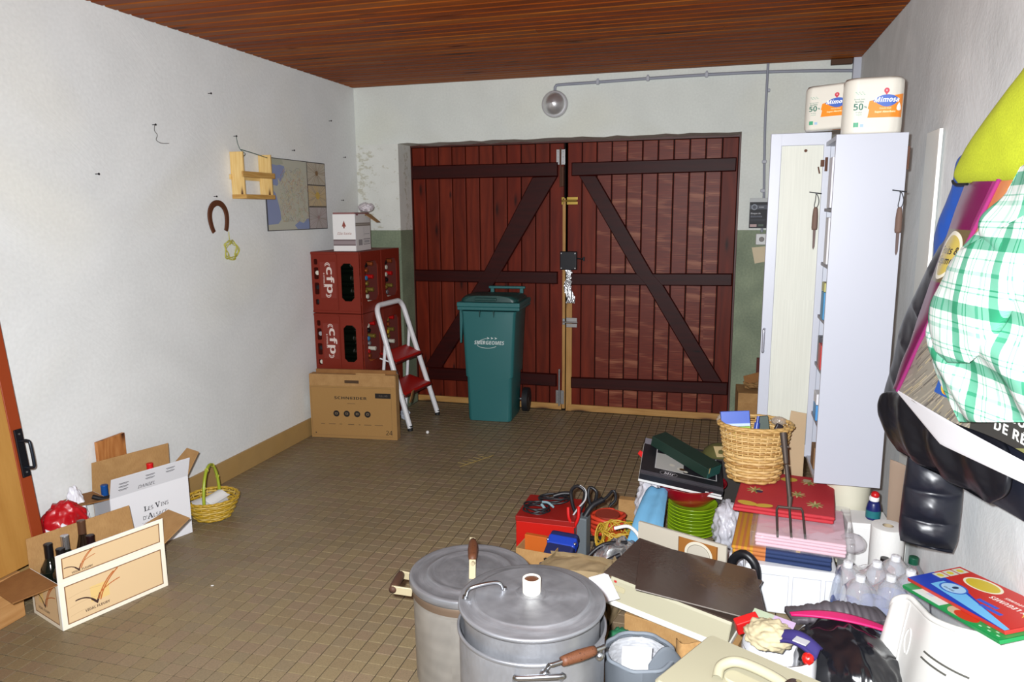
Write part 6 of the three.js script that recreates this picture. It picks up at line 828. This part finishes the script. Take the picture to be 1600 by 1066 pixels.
// --- wicker basket with odds and ends
{
  const b = thing('wicker_basket', 'tall honey-coloured wicker basket filled with packets, standing on the red tablecloth', 'basket', [3.039, 0.364, 2.020], 0.12);
  const w1 = mat(0xc09a5c, 0.55), w2 = mat(0xa87e44, 0.55), w3 = mat(0xd0ae74, 0.55), H = 0.268, rad = (y) => 0.106 + 0.053 * Math.pow(y / H, 0.85), E = 0.80;
  part('bottom', move(lathe([[0, 0], [0.106, 0], [0.109, 0.004], [0.106, 0.008], [0, 0.008]], 32), 0, 0, 0).scale(1, 1, E), w2, b);
  let k = 0; for (let y = 0.008; y < H - 0.012; y += y < 0.13 ? 0.0135 : 0.0095, k++) { const thick = y < 0.13; part('weave_strand', weaveRing(rad(y), y, thick ? 0.0078 : 0.0048, thick ? 22 : 34, (k % 2) * PI, thick ? 0.0055 : 0.0035, E), [w1, w2, w3, w1, w3][k % 5], b); }
  for (let i = 0; i < 34; i++) { const a = 2 * PI * (i + 0.25) / 34; part('stake', tube([0.004, 0.09, 0.18, 0.262].map((y) => [Math.cos(a) * rad(y), y, Math.sin(a) * rad(y) * E]), 0.0038, { n: 8, seg: 5 }), w3, b); }
  part('rim', mg(weaveRing(rad(H), H, 0.0085, 44, 0, 0.003, E), weaveRing(rad(H) + 0.006, H - 0.007, 0.0075, 44, PI, 0.003, E)), w1, b);
  const P = (n, l, c, geo, m, p, r = [0, 0, 0]) => { const o = one(n, l, c, geo, m, [3.039 + p[0], 0.385 + p[1], 2.020 + p[2]]); o.rotation.set(...r); return o; };
  P('carton_box', 'blue and white pharmacy carton sticking up out of the wicker basket', 'box', bx(0.130, 0.115, 0.035, 0, 0, 0, 0.002), mat(0xffffff, 0.4, { map: canvasTex(256, 224, (x, w, h) => { x.fillStyle = '#7a9ae0'; x.fillRect(0, 0, w, h); x.fillStyle = '#b8c8f0'; x.fillRect(0, 0, w, 30); x.fillRect(60, 60, 90, 8); x.fillRect(60, 80, 110, 8); x.fillRect(60, 100, 80, 8); x.fillStyle = '#d06aa0'; x.fillRect(160, 40, 8, 150); x.fillRect(205, 40, 8, 150); x.fillStyle = '#e0a0a8'; x.fillRect(225, 20, 30, 80); x.fillStyle = '#e08070'; x.beginPath(); x.arc(40, 120, 22, 0, 7); x.fill(); x.fillStyle = '#3056b8'; x.fillRect(0, 180, w, 44); }) }), [-0.090, 0.235, -0.010], [-0.25, 0.12, 0.10]);
  P('carton_box', 'lime green small carton in the wicker basket', 'box', bx(0.085, 0.05, 0.025, 0, 0, 0, 0.002), mat(0x8cb42c, 0.5), [-0.065, 0.215, 0.055], [-0.25, 0.12, 0.10]);
  P('carton_box', 'dark green upright carton in the wicker basket', 'box', bx(0.048, 0.13, 0.03, 0, 0, 0, 0.002), mat(0x24382c, 0.5), [0.040, 0.210, -0.02], [-0.15, 0, 0.16]);
  P('carton_box', 'mint green carton edge in the wicker basket', 'box', bx(0.045, 0.04, 0.02, 0, 0, 0, 0.002), mat(0x7cc4a0, 0.5), [0.045, 0.195, 0.05], [-0.2, 0, 0.12]);
  P('glue_tube', 'small clear and blue glue tube in the wicker basket', 'tube', mg(cyl(0.014, 0.012, 0.07, 0, 0, 0), cyl(0.007, 0.006, 0.03, 0, 0.05, 0)), mat(0x30489a, 0.3), [0.002, 0.225, 0.045], [-0.2, 0, -0.1]);
  P('spectacle_case', 'dark spectacle case leaning in the wicker basket', 'case', bx(0.035, 0.10, 0.018, 0, 0, 0, 0.007), mat(0x2a2226, 0.4), [0.090, 0.20, 0.0], [-0.2, 0.3, -0.4]);
  P('plastic_wrap', 'crumpled clear film poking out over the back of the wicker basket', 'plastic film', crumple(0.035, 0.022, 0.02, 0.6, 8), mat(0xe8e0d4, 0.15, { transmission: 0.75, thickness: 0 }), [0.105, 0.245, -0.065]);
  P('plastic_wrap', 'twist of clear film at the rim of the wicker basket nearest the door', 'plastic film', crumple(0.025, 0.03, 0.02, 0.6, 18), mat(0xe8e0d4, 0.15, { transmission: 0.75, thickness: 0 }), [-0.150, 0.24, -0.03]);
}
// --- flat black game carton on the red bowl on the plates
{
  const lime = mat(0x9cc020, 0.28, { clearcoat: 0.5, clearcoatRoughness: 0.1 }), pl = lathe([[0, 0.003], [0.07, 0.003], [0.074, 0], [0.078, 0.003], [0.095, 0.012], [0.118, 0.019], [0.120, 0.0215], [0.117, 0.023], [0.094, 0.016], [0.076, 0.008], [0, 0.007]], 48);
  for (let i = 0; i < 9; i++) one('plate', `lime green plate, ${['lowest', 'second', 'third', 'fourth', 'fifth', 'sixth', 'seventh', 'eighth', 'topmost'][i]} from the floor in the stack under the red bowl`, 'plate', pl, lime, [2.765 + rr(-0.002, 0.002), 0.012 + i * 0.0172, 1.905 + rr(-0.002, 0.002)], 0, 'lime green plates stacked under the bowl');
  one('saucer', 'dark green dish on the floor carrying the lime plates', 'plate', lathe([[0, 0.0], [0.08, 0.0], [0.085, 0.006], [0.082, 0.011], [0, 0.011]], 40), mat(0x2c4a24, 0.4), [2.765, 0.0008, 1.905]);
  one('salad_bowl', 'deep crimson plastic bowl on top of the lime plates', 'bowl', lathe([[0, 0.0], [0.075, 0.0], [0.09, 0.006], [0.135, 0.05], [0.165, 0.10], [0.172, 0.108], [0.175, 0.110], [0.168, 0.111], [0.160, 0.10], [0.130, 0.052], [0.085, 0.012], [0, 0.008]], 56), mat(0x9c0a20, 0.3, { clearcoat: 0.5 }), [2.752, 0.1745, 1.910]);
  const g = thing('game_carton', 'flat black carton with a white-framed picture lying aslant on the red bowl', 'box', [2.701, 0.316, 1.865], 0.035); g.rotation.set(0.169, 0.035, -0.168, 'YXZ');
  part('carton_body', bb(0.397, 0.042, 0.375, 0, 0, 0, 0.0015), mat(0x1a181e, 0.45), g);
  part('white_base', bb(0.400, 0.012, 0.378, 0, -0.002, 0, 0.001), mat(0xdcdcda, 0.6), g); part('lid_label', bx(0.075, 0.009, 0.001, 0.155, 0.018, 0.1882, 0.0003), mat(0xd0d0d0, 0.6), g);
  part('top_print', move(printQuad(0.395, 0.373), 0, 0.0424, 0, -PI / 2, 0, 0), printMat(880, 690, (x, w, h) => { x.fillStyle = '#1c1a20'; x.fillRect(0, 0, w, h); x.fillStyle = '#4a4850'; x.fillRect(0, h - 60, w, 60); x.fillStyle = '#8a8892'; x.fillRect(0, 0, 90, 120); x.strokeStyle = '#b8b8ba'; x.lineWidth = 10; x.strokeRect(150, 70, 660, 470); x.fillStyle = '#a8a8a4'; x.fillRect(155, 250, 300, 285); x.fillStyle = '#c0bcb0'; for (const [a, b, q] of [[330, 430, 30], [420, 470, 36], [480, 500, 24]]) { x.beginPath(); x.ellipse(a, b, q, q * 0.7, 0, 0, 7); x.fill(); } x.fillStyle = '#4a3420'; x.beginPath(); x.ellipse(440, 470, 30, 20, 0, 0, 7); x.fill(); x.strokeStyle = '#8e8c92'; x.lineWidth = 5; x.beginPath(); x.ellipse(300, 600, 92, 40, 0, 0, 7); x.stroke(); x.fillStyle = '#c4c2c8'; x.font = 'italic bold 62px serif'; x.textAlign = 'center'; x.fillText('Mir', 300, 620); }, 0.35), g);
  const gb = thing('bottle_carton', 'long dark green carton lying diagonally on the black game carton', 'box', [2.714, 0.366, 1.832]); gb.quaternion.copy(g.quaternion).multiply(new THREE.Quaternion().setFromAxisAngle(V3(0, 1, 0), -0.66));
  part('carton_body', bb(0.36, 0.055, 0.105, 0, 0, 0, 0.003), mat(0x163228, 0.55, { map: rep(texPlaster, 2, 2) }), gb); part('end_flap', bx(0.003, 0.05, 0.10, 0.181, 0.027, 0, 0.001), mat(0x24504a, 0.5), gb); part('seal', bx(0.003, 0.03, 0.006, 0.183, 0.045, 0.045, 0.001), mat(0xa08a5a, 0.5), gb);
  const cap = thing('cloth_cap', 'olive green cloth cap with a beige patch behind the black game carton', 'cap', [2.885, 0.37, 1.73], 0.2);
  part('crown', move((() => { const s = new THREE.SphereGeometry(0.085, 28, 14, 0, 2 * PI, 0, PI / 2); s.scale(1, 0.7, 0.85); return swell(s, (x, y, z) => 0.006 * fbm(x * 20, y * 20, z * 20)); })(), 0, 0.0, 0), mat(0x4c4a20, 0.85), cap); part('patch', move(sheet((u, v) => V3((u - 0.5) * 0.06 * (0.6 + 0.4 * v), 0.045 * v, 0.074 - 0.035 * v), 8, 8, 0.003), -0.01, 0.012, 0), mat(0xa8946a, 0.85), cap); part('visor', bx(0.12, 0.004, 0.06, -0.07, 0.005, 0.0, 0.002), mat(0x4c4a20, 0.85), cap);
  one('cap_stand', 'upright dark carton behind the red bowl carrying the olive cap', 'box', bb(0.20, 0.366, 0.10, 0, 0, 0, 0.003), mat(0x2a2420, 0.7), [2.90, 0, 1.70], 0.1);
  one('plastic_scrap', 'small bright red plastic tab sticking out beside the black game carton', 'scrap', move(prism([[0, 0], [0.028, -0.03], [0.040, 0.0], [0.012, 0.018]], 0.004, 0.001), 0, 0, 0), mat(0xd01414, 0.4), [2.478, 0.365, 1.80], 0.2);
}
// --- towels and bags around the plates
{
  one('blue_towel', 'light blue cloth draped over the carton edge beside the lime plates', 'cloth', swell(sheet((u, v) => V3(2.60 + 0.10 * (u - 0.5) * (1 + 0.6 * v) - 0.03 * v, 0.255 - 0.05 * v - 0.12 * v * v + 0.008 * Math.sin(u * 9 + v * 2) + 0.02 * Math.sin(PI * u), 2.02 + 0.42 * v), 40, 40, 0.006), (x, y, z) => 0.006 * fbm(x * 18, y * 12, z * 10)), mat(0x6aa6cc, 0.85), [0, 0, 0]);
  one('plastic_bag', 'white plastic bag standing crumpled between the blue cloth and the kraft strip', 'bag', clampFloor(move(crumple(0.075, 0.15, 0.10, 1.1, 22), 0, 0.125, 0), 0.001), mat(0xcacad2, 0.35, { clearcoat: 0.3 }), [2.555, 0, 1.915]);
  one('plastic_bag', 'whitish plastic bag squeezed between the lime plates and the foam crate', 'bag', clampFloor(move(crumple(0.075, 0.13, 0.12, 1.1, 32), 0, 0.11, 0), 0.001), mat(0xc4c4cc, 0.35, { clearcoat: 0.3 }), [2.935, 0, 2.02]);
  one('plastic_bag', 'low white plastic bag in front of the lime plates', 'bag', clampFloor(move(crumple(0.10, 0.075, 0.13, 1.1, 42), 0, 0.06, 0), 0.001), mat(0xd2d2d8, 0.4, { clearcoat: 0.3 }), [2.915, 0, 2.36]);
  one('black_handle', 'curved black plastic handle rising behind the griddle', 'handle', tube([[-0.05, -0.15, 0], [-0.045, 0.06, 0], [0, 0.095, 0], [0.045, 0.06, 0], [0.05, -0.15, 0]], 0.018, { n: 40, seg: 10 }), mat(0x16161a, 0.4), [2.995, 0.175, 2.59], -0.4).position.y = 0.150;
  one('kraft_strip', 'small upright kraft carton piece beyond the white plastic bag', 'cardboard', bb(0.105, 0.115, 0.05, 0, 0, 0, 0.002), kraft, [2.44, 0, 1.80], -0.05);
  one('green_wrapper', 'crumpled pale green wrapper in front of the small kraft piece', 'wrapper', clampFloor(crumple(0.05, 0.03, 0.05, 1, 52), -0.02), mat(0x8aa04a, 0.5), [2.45, 0.022, 1.95]);
}
// --- red toolbox and the tools around it
{
  const t = thing('toolbox', 'plain red metal box with a black cable coil on its lid', 'box', [2.125, 0, 2.255]);
  const red = mat(0xb4160c, 0.4); part('box_body', bb(0.275, 0.190, 0.27, 0, 0, 0, 0.004), red, t); part('lid', bb(0.280, 0.026, 0.275, 0, 0.189, 0, 0.004), mat(0xa01810, 0.45, { map: rep(texPlaster, 1, 1) }), t);
  const blk = mat(0x17171b, 0.45), loop = (cx, cy, cz, rx, rz, n, seed, r = 0.0042) => { const p = []; for (let i = 0; i < n * 14; i++) { const a = i / 14 * 2 * PI; const k = 1 + 0.16 * Math.sin(i * 0.71 + seed); p.push([cx + Math.cos(a) * rx * k, cy + 0.012 + 0.012 * Math.sin(i * 0.37 + seed), cz + Math.sin(a) * rz * k]); } return tube(p, r, { n: n * 42, seg: 6 }); };
  const cc = thing('cable_coil', 'tangled black jump cables with grey clamps lying on the red box', 'cable', [2.10, 0.2155, 2.255]);
  part('cable', mg(loop(-0.035, 0, 0.05, 0.055, 0.045, 5, 1), loop(0.025, 0.012, -0.05, 0.065, 0.04, 4, 4)), blk, cc); part('clamp', mg(tube([[-0.01, 0.035, 0.03], [0.02, 0.04, 0.045], [0.05, 0.03, 0.065]], 0.006), tube([[-0.01, 0.03, 0.05], [0.01, 0.02, 0.07]], 0.007)), mat(0x7c98a0, 0.4), cc); part('plug', mg(tube([[0.02, 0.03, -0.07], [0.06, 0.04, -0.085], [0.095, 0.04, -0.095]], 0.011)), blk, cc);
  const pl = thing('pliers', 'pliers with red grips standing in the heap next to the red box', 'pliers', [2.245, 0.10, 2.385], 0.2);
  part('jaws', mg(bar([0, 0, 0], [0.012, 0.09, 0], 0.006), bar([0.025, 0, 0], [0.015, 0.09, 0], 0.006)), steelWire, pl); part('grip', tube([[0.012, 0.085, 0], [-0.008, 0.13, 0], [-0.012, 0.175, -0.01]], 0.0075), mat(0xc01414, 0.35), pl); part('grip', tube([[0.016, 0.085, 0], [0.034, 0.13, 0], [0.036, 0.18, -0.01]], 0.0075), mat(0xc01414, 0.35), pl);
  const kb = thing('kraft_carton', 'open kraft carton in front of the red box', 'box', [2.135, 0, 2.52], -0.12);
  part('carton_wall', mg(bb(0.17, 0.15, 0.004, 0, 0, 0.07, 0.001), bb(0.004, 0.15, 0.14, -0.085, 0, 0, 0.001), bb(0.004, 0.15, 0.14, 0.085, 0, 0, 0.001), bb(0.17, 0.15, 0.004, 0, 0, -0.07, 0.001), bb(0.168, 0.004, 0.14, 0, 0, 0, 0.001)), kraft, kb);
  one('orange_box', 'flat orange box standing in the open kraft carton', 'box', bb(0.14, 0.165, 0.025, 0, 0, 0, 0.003), mat(0xb85a1a, 0.5), [2.125, 0.006, 2.478], -0.12);
  const bc = thing('blue_case', 'blue zipped case with a bright blue band and black strap', 'case', [2.225, 0.10, 2.520], -0.15); bc.rotation.order = 'YXZ'; bc.rotation.x = 0.55;
  part('case_body', bb(0.13, 0.05, 0.21, 0, 0, 0, 0.014), mat(0x161f4a, 0.5), bc); part('blue_band', bb(0.134, 0.054, 0.055, 0, -0.001, -0.055, 0.012), mat(0x1a3ca4, 0.4), bc); part('strap', tube([[-0.07, 0.03, 0.02], [-0.03, 0.062, 0.06], [0.03, 0.062, 0.065], [0.075, 0.03, 0.05]], 0.009), blk, bc); for (const x of [-0.064, 0.062]) part('stud', move(new THREE.SphereGeometry(0.008, 10, 8), x, 0.045, -0.05), steelWire, bc);
  const gb = thing('power_pack', 'upright grey plastic case with looped black cables rising above it', 'case', [2.272, 0, 2.285], -0.1);
  part('case_body', bb(0.078, 0.205, 0.075, 0, 0, 0, 0.008), mat(0x5c6468, 0.6), gb);
  part('cable_loop', tube([[-0.02, 0.20, 0], [-0.04, 0.26, 0.005], [-0.045, 0.32, 0], [-0.015, 0.345, 0], [0.018, 0.325, 0], [0.012, 0.27, 0], [-0.005, 0.215, 0.01]], 0.0085), blk, gb); part('grey_cable', tube([[-0.045, 0.10, 0.045], [-0.04, 0.18, 0.044], [-0.01, 0.24, 0.02], [0.025, 0.29, 0.01], [0.022, 0.33, 0.0], [-0.005, 0.35, 0]], 0.0042), mat(0xa8a8aa, 0.4), gb);
  part('cable_loop', mg(tube([[0.015, 0.20, -0.02], [0.06, 0.27, -0.03], [0.065, 0.32, -0.03], [0.035, 0.335, -0.03], [0.03, 0.30, -0.02], [0.045, 0.24, -0.02]], 0.008), tube([[0.05, 0.25, -0.03], [0.11, 0.29, -0.04], [0.145, 0.33, -0.04], [0.155, 0.29, -0.04], [0.13, 0.255, -0.03]], 0.007), tube([[0.02, 0.20, 0], [0.05, 0.25, -0.02], [0.10, 0.285, -0.03]], 0.015)), blk, gb);
  const ex = thing('cable_winder', 'coil of orange-red extension cable with a black stand', 'cable', [2.365, 0, 2.06], 0.2);
  part('coil', (() => { const p = []; for (let i = 0; i < 180; i++) { const a = i * 0.36, l = Math.floor(i / 17) % 5; p.push([Math.cos(a) * (0.082 + 0.006 * Math.sin(i * 1.3)), 0.035 + l * 0.021 + 0.004 * Math.sin(i), Math.sin(a) * 0.068]); } return tube(p, 0.0095, { n: 800, seg: 6 }); })(), mat(0xc03a22, 0.45), ex); part('hub', cyl(0.06, 0.06, 0.12, 0, 0.07, 0, 0, 0, 0, 20), mat(0x8a3020, 0.6), ex); part('stand', mg(tube([[-0.09, 0.03, 0.07], [0.0, 0.045, 0.11], [0.08, 0.02, 0.12], [0.085, 0.01, 0.14]], 0.013), bb(0.14, 0.03, 0.05, 0, 0, 0.085, 0.004)), blk, ex);
  const yc = thing('cord_bundle', 'loose bundle of yellow cord around an orange tool', 'cord', [2.435, 0, 2.215], 0.1);
  part('cord', (() => { const p = []; for (let i = 0; i < 130; i++) { const a = i * 0.53 + Math.sin(i * 0.31); p.push([Math.cos(a) * (0.085 + 0.018 * Math.sin(i * 0.9)), 0.06 + 0.045 * Math.sin(i * 1.27) + 0.03, Math.sin(a) * (0.075 + 0.012 * Math.cos(i * 0.7))]); } return tube(p, 0.0038, { n: 650, seg: 5 }); })(), mat(0xb8942c, 0.5), yc); part('orange_tool', swell(move((() => { const s = new THREE.IcosahedronGeometry(1, 8); s.scale(0.06, 0.05, 0.06); return s; })(), 0.0, 0.055, -0.005), (x, y, z) => 0.006 * fbm(x * 20, y * 20, z * 20)), mat(0xb84a14, 0.5), yc); part('black_grip', bar([0.0, 0.09, 0.03], [0.02, 0.04, 0.08], 0.012), blk, yc);
  one('paper_bag', 'large crumpled brown paper bag between the farther stockpot and the griddle', 'bag', clampFloor(swell(move((() => { const s = new THREE.BoxGeometry(0.32, 0.20, 0.20, 26, 18, 18); return s; })(), 0, 0.10, 0, 0, 0, 0.12), (x, y, z) => 0.020 * fbm(x * 8, y * 9, z * 8, 3) + 0.008 * Math.abs(nz(x * 26, y * 26, z * 26)) - (y > 0.12 ? (y - 0.12) * 0.35 : 0)), 0.001), mat(0x94805f, 0.85), [2.355, 0, 2.745], -0.25);
  const sv = thing('foil_pouch', 'silver foil pouch with black straps behind the griddle corner', 'bag', [2.475, 0, 2.56], -0.5);
  part('pouch', clampFloor(move(crumple(0.085, 0.12, 0.15, 0.9, 62), 0, 0.11, 0), 0.001), mat(0xc4c6ca, 0.25, { metal: 0.85 }), sv); part('strap', tube([[-0.08, 0.15, 0.12], [-0.03, 0.215, 0.05], [0.03, 0.215, -0.04]], 0.008), blk, sv); part('strap', tube([[0.03, 0.18, 0.10], [0.06, 0.20, 0.05]], 0.010), blk, sv); part('white_rim', tube([[-0.08, 0.225, -0.10], [-0.02, 0.245, -0.12], [0.05, 0.225, -0.10], [0.09, 0.19, -0.04]], 0.008), whiteBright, sv);
}
// --- by the right wall, under the cabinet and the sleeve
{
  const c = one('white_carton', 'small white carton with a slot, standing under the lilac cabinet', 'box', mg(bb(0.175, 0.285, 0.15, 0, 0, 0, 0.004), bx(0.10, 0.003, 0.002, -0.015, 0.262, 0.0755, 0.0005)), whiteBright, [3.505, 0, 2.170], 0.05);
  one('cream_tub', 'round cream plastic tub behind the small white carton', 'tub', lathe([[0, 0.001], [0.07, 0.001], [0.078, 0.01], [0.098, 0.405], [0.100, 0.420], [0.092, 0.427], [0, 0.429]], 36), mat(0xd0ccb8, 0.5), [3.455, 0, 1.985]);
  const d = thing('cleaner_bottle', 'dark blue cleaner bottle with a white collar and red cap on the white carton', 'bottle', [3.530, 0.2855, 2.180], 0.2); d.scale.setScalar(0.82);
  part('bottle_body', lathe([[0, 0], [0.032, 0], [0.036, 0.006], [0.036, 0.055], [0.030, 0.085], [0.022, 0.10], [0, 0.10]], 24), mat(0x14205c, 0.35), d); part('collar', lathe([[0.021, 0.098], [0.0245, 0.102], [0.025, 0.118], [0.02, 0.125], [0, 0.125]], 20), whiteBright, d); part('cap', move(new THREE.SphereGeometry(0.021, 18, 12), 0.002, 0.132, 0.004), mat(0xb81418, 0.35), d); part('paper_label', move(lathe([[0.0365, 0.012], [0.0365, 0.05]], 24), 0, 0, 0), mat(0x1c6a70, 0.4), d);
  one('gift_box', 'flat red and brown carton on the floor under the kitchen roll', 'box', mg(bb(0.24, 0.098, 0.26, 0, 0, 0, 0.003)), mat(0xffffff, 0.6, { map: rep(canvasTex(128, 128, (x, w, h) => { x.fillStyle = '#7a5c40'; x.fillRect(0, 0, w, h); x.fillStyle = '#b01a24'; x.fillRect(0, 0, 34, h); x.fillRect(0, 50, w, 26); }), 6, 6) }), [3.515, 0, 2.425], 0.12);
  const k = thing('kitchen_roll', 'white kitchen roll standing upright by the wall', 'paper roll', [3.552, 0.099, 2.370]);
  part('paper', lathe([[0.021, 0], [0.062, 0], [0.0635, 0.004], [0.0635, 0.234], [0.062, 0.238], [0.021, 0.238]], 40), mat(0xdcdcd8, 0.9, { bumpMap: rep(bumpPlaster, 2, 2), bumpScale: 0.001 }), k); part('core', lathe([[0.0205, 0.237], [0.0205, 0.0], [0.018, 0.0], [0.018, 0.237]], 24), mat(0xa8987c, 0.8), k);
  const o = thing('orange_bottle', 'orange bottle with a black cap standing in front of the kitchen roll', 'bottle', [3.532, 0.099, 2.485], 0.3);
  part('bottle_body', swell(move(new RoundedBoxGeometry(0.075, 0.125, 0.05, 6, 0.02), 0, 0.0625, 0), (x, y) => y > 0.09 ? -(y - 0.09) * 0.3 : 0), mat(0xc65a10, 0.4), o); part('neck_cap', mg(cyl(0.017, 0.016, 0.03, -0.008, 0.135, 0), bx(0.03, 0.03, 0.035, -0.016, 0.118, 0.0, 0.006)), mat(0x1a1214, 0.4), o);
  const g = thing('plastic_bottle', 'clear bottle with a dark green cap behind the food cartons', 'bottle', [3.615, 0.001, 2.53]); g.scale.set(1, 1.17, 1);
  part('bottle_body', lathe([[0.03, 0], [0.044, 0.004], [0.045, 0.16], [0.04, 0.19], [0.02, 0.215], [0.0145, 0.225]], 28), mat(0xd8dce0, 0.06, { transmission: 0.85, ior: 1.4, thickness: 0 }), g); part('cap', lathe([[0.0175, 0.218], [0.0178, 0.24], [0.016, 0.243], [0, 0.243]], 20), mat(0x0c4a34, 0.4), g); part('paper_label', lathe([[0.0455, 0.05], [0.0455, 0.13]], 28), mat(0x20489a, 0.4), g);
  one('red_bottle', 'bright red slim bottle by the wall under the jacket sleeve', 'bottle', lathe([[0, 0.001], [0.024, 0.001], [0.027, 0.006], [0.027, 0.17], [0.02, 0.20], [0.011, 0.215], [0.011, 0.25], [0, 0.252]], 22), mat(0xb8141a, 0.3), [3.632, 0, 2.47]);
  one('plastic_plinth', 'white plastic box under the black jacket sleeve', 'box', bb(0.05, 0.10, 0.10, 0, 0, 0, 0.006), whiteBright, [3.64, 0, 2.34]);
}
scene.traverse((o) => { if (o.isMesh && !o.userData.glow) { o.castShadow = true; o.receiveShadow = true; } });
renderer.render(scene, camera);
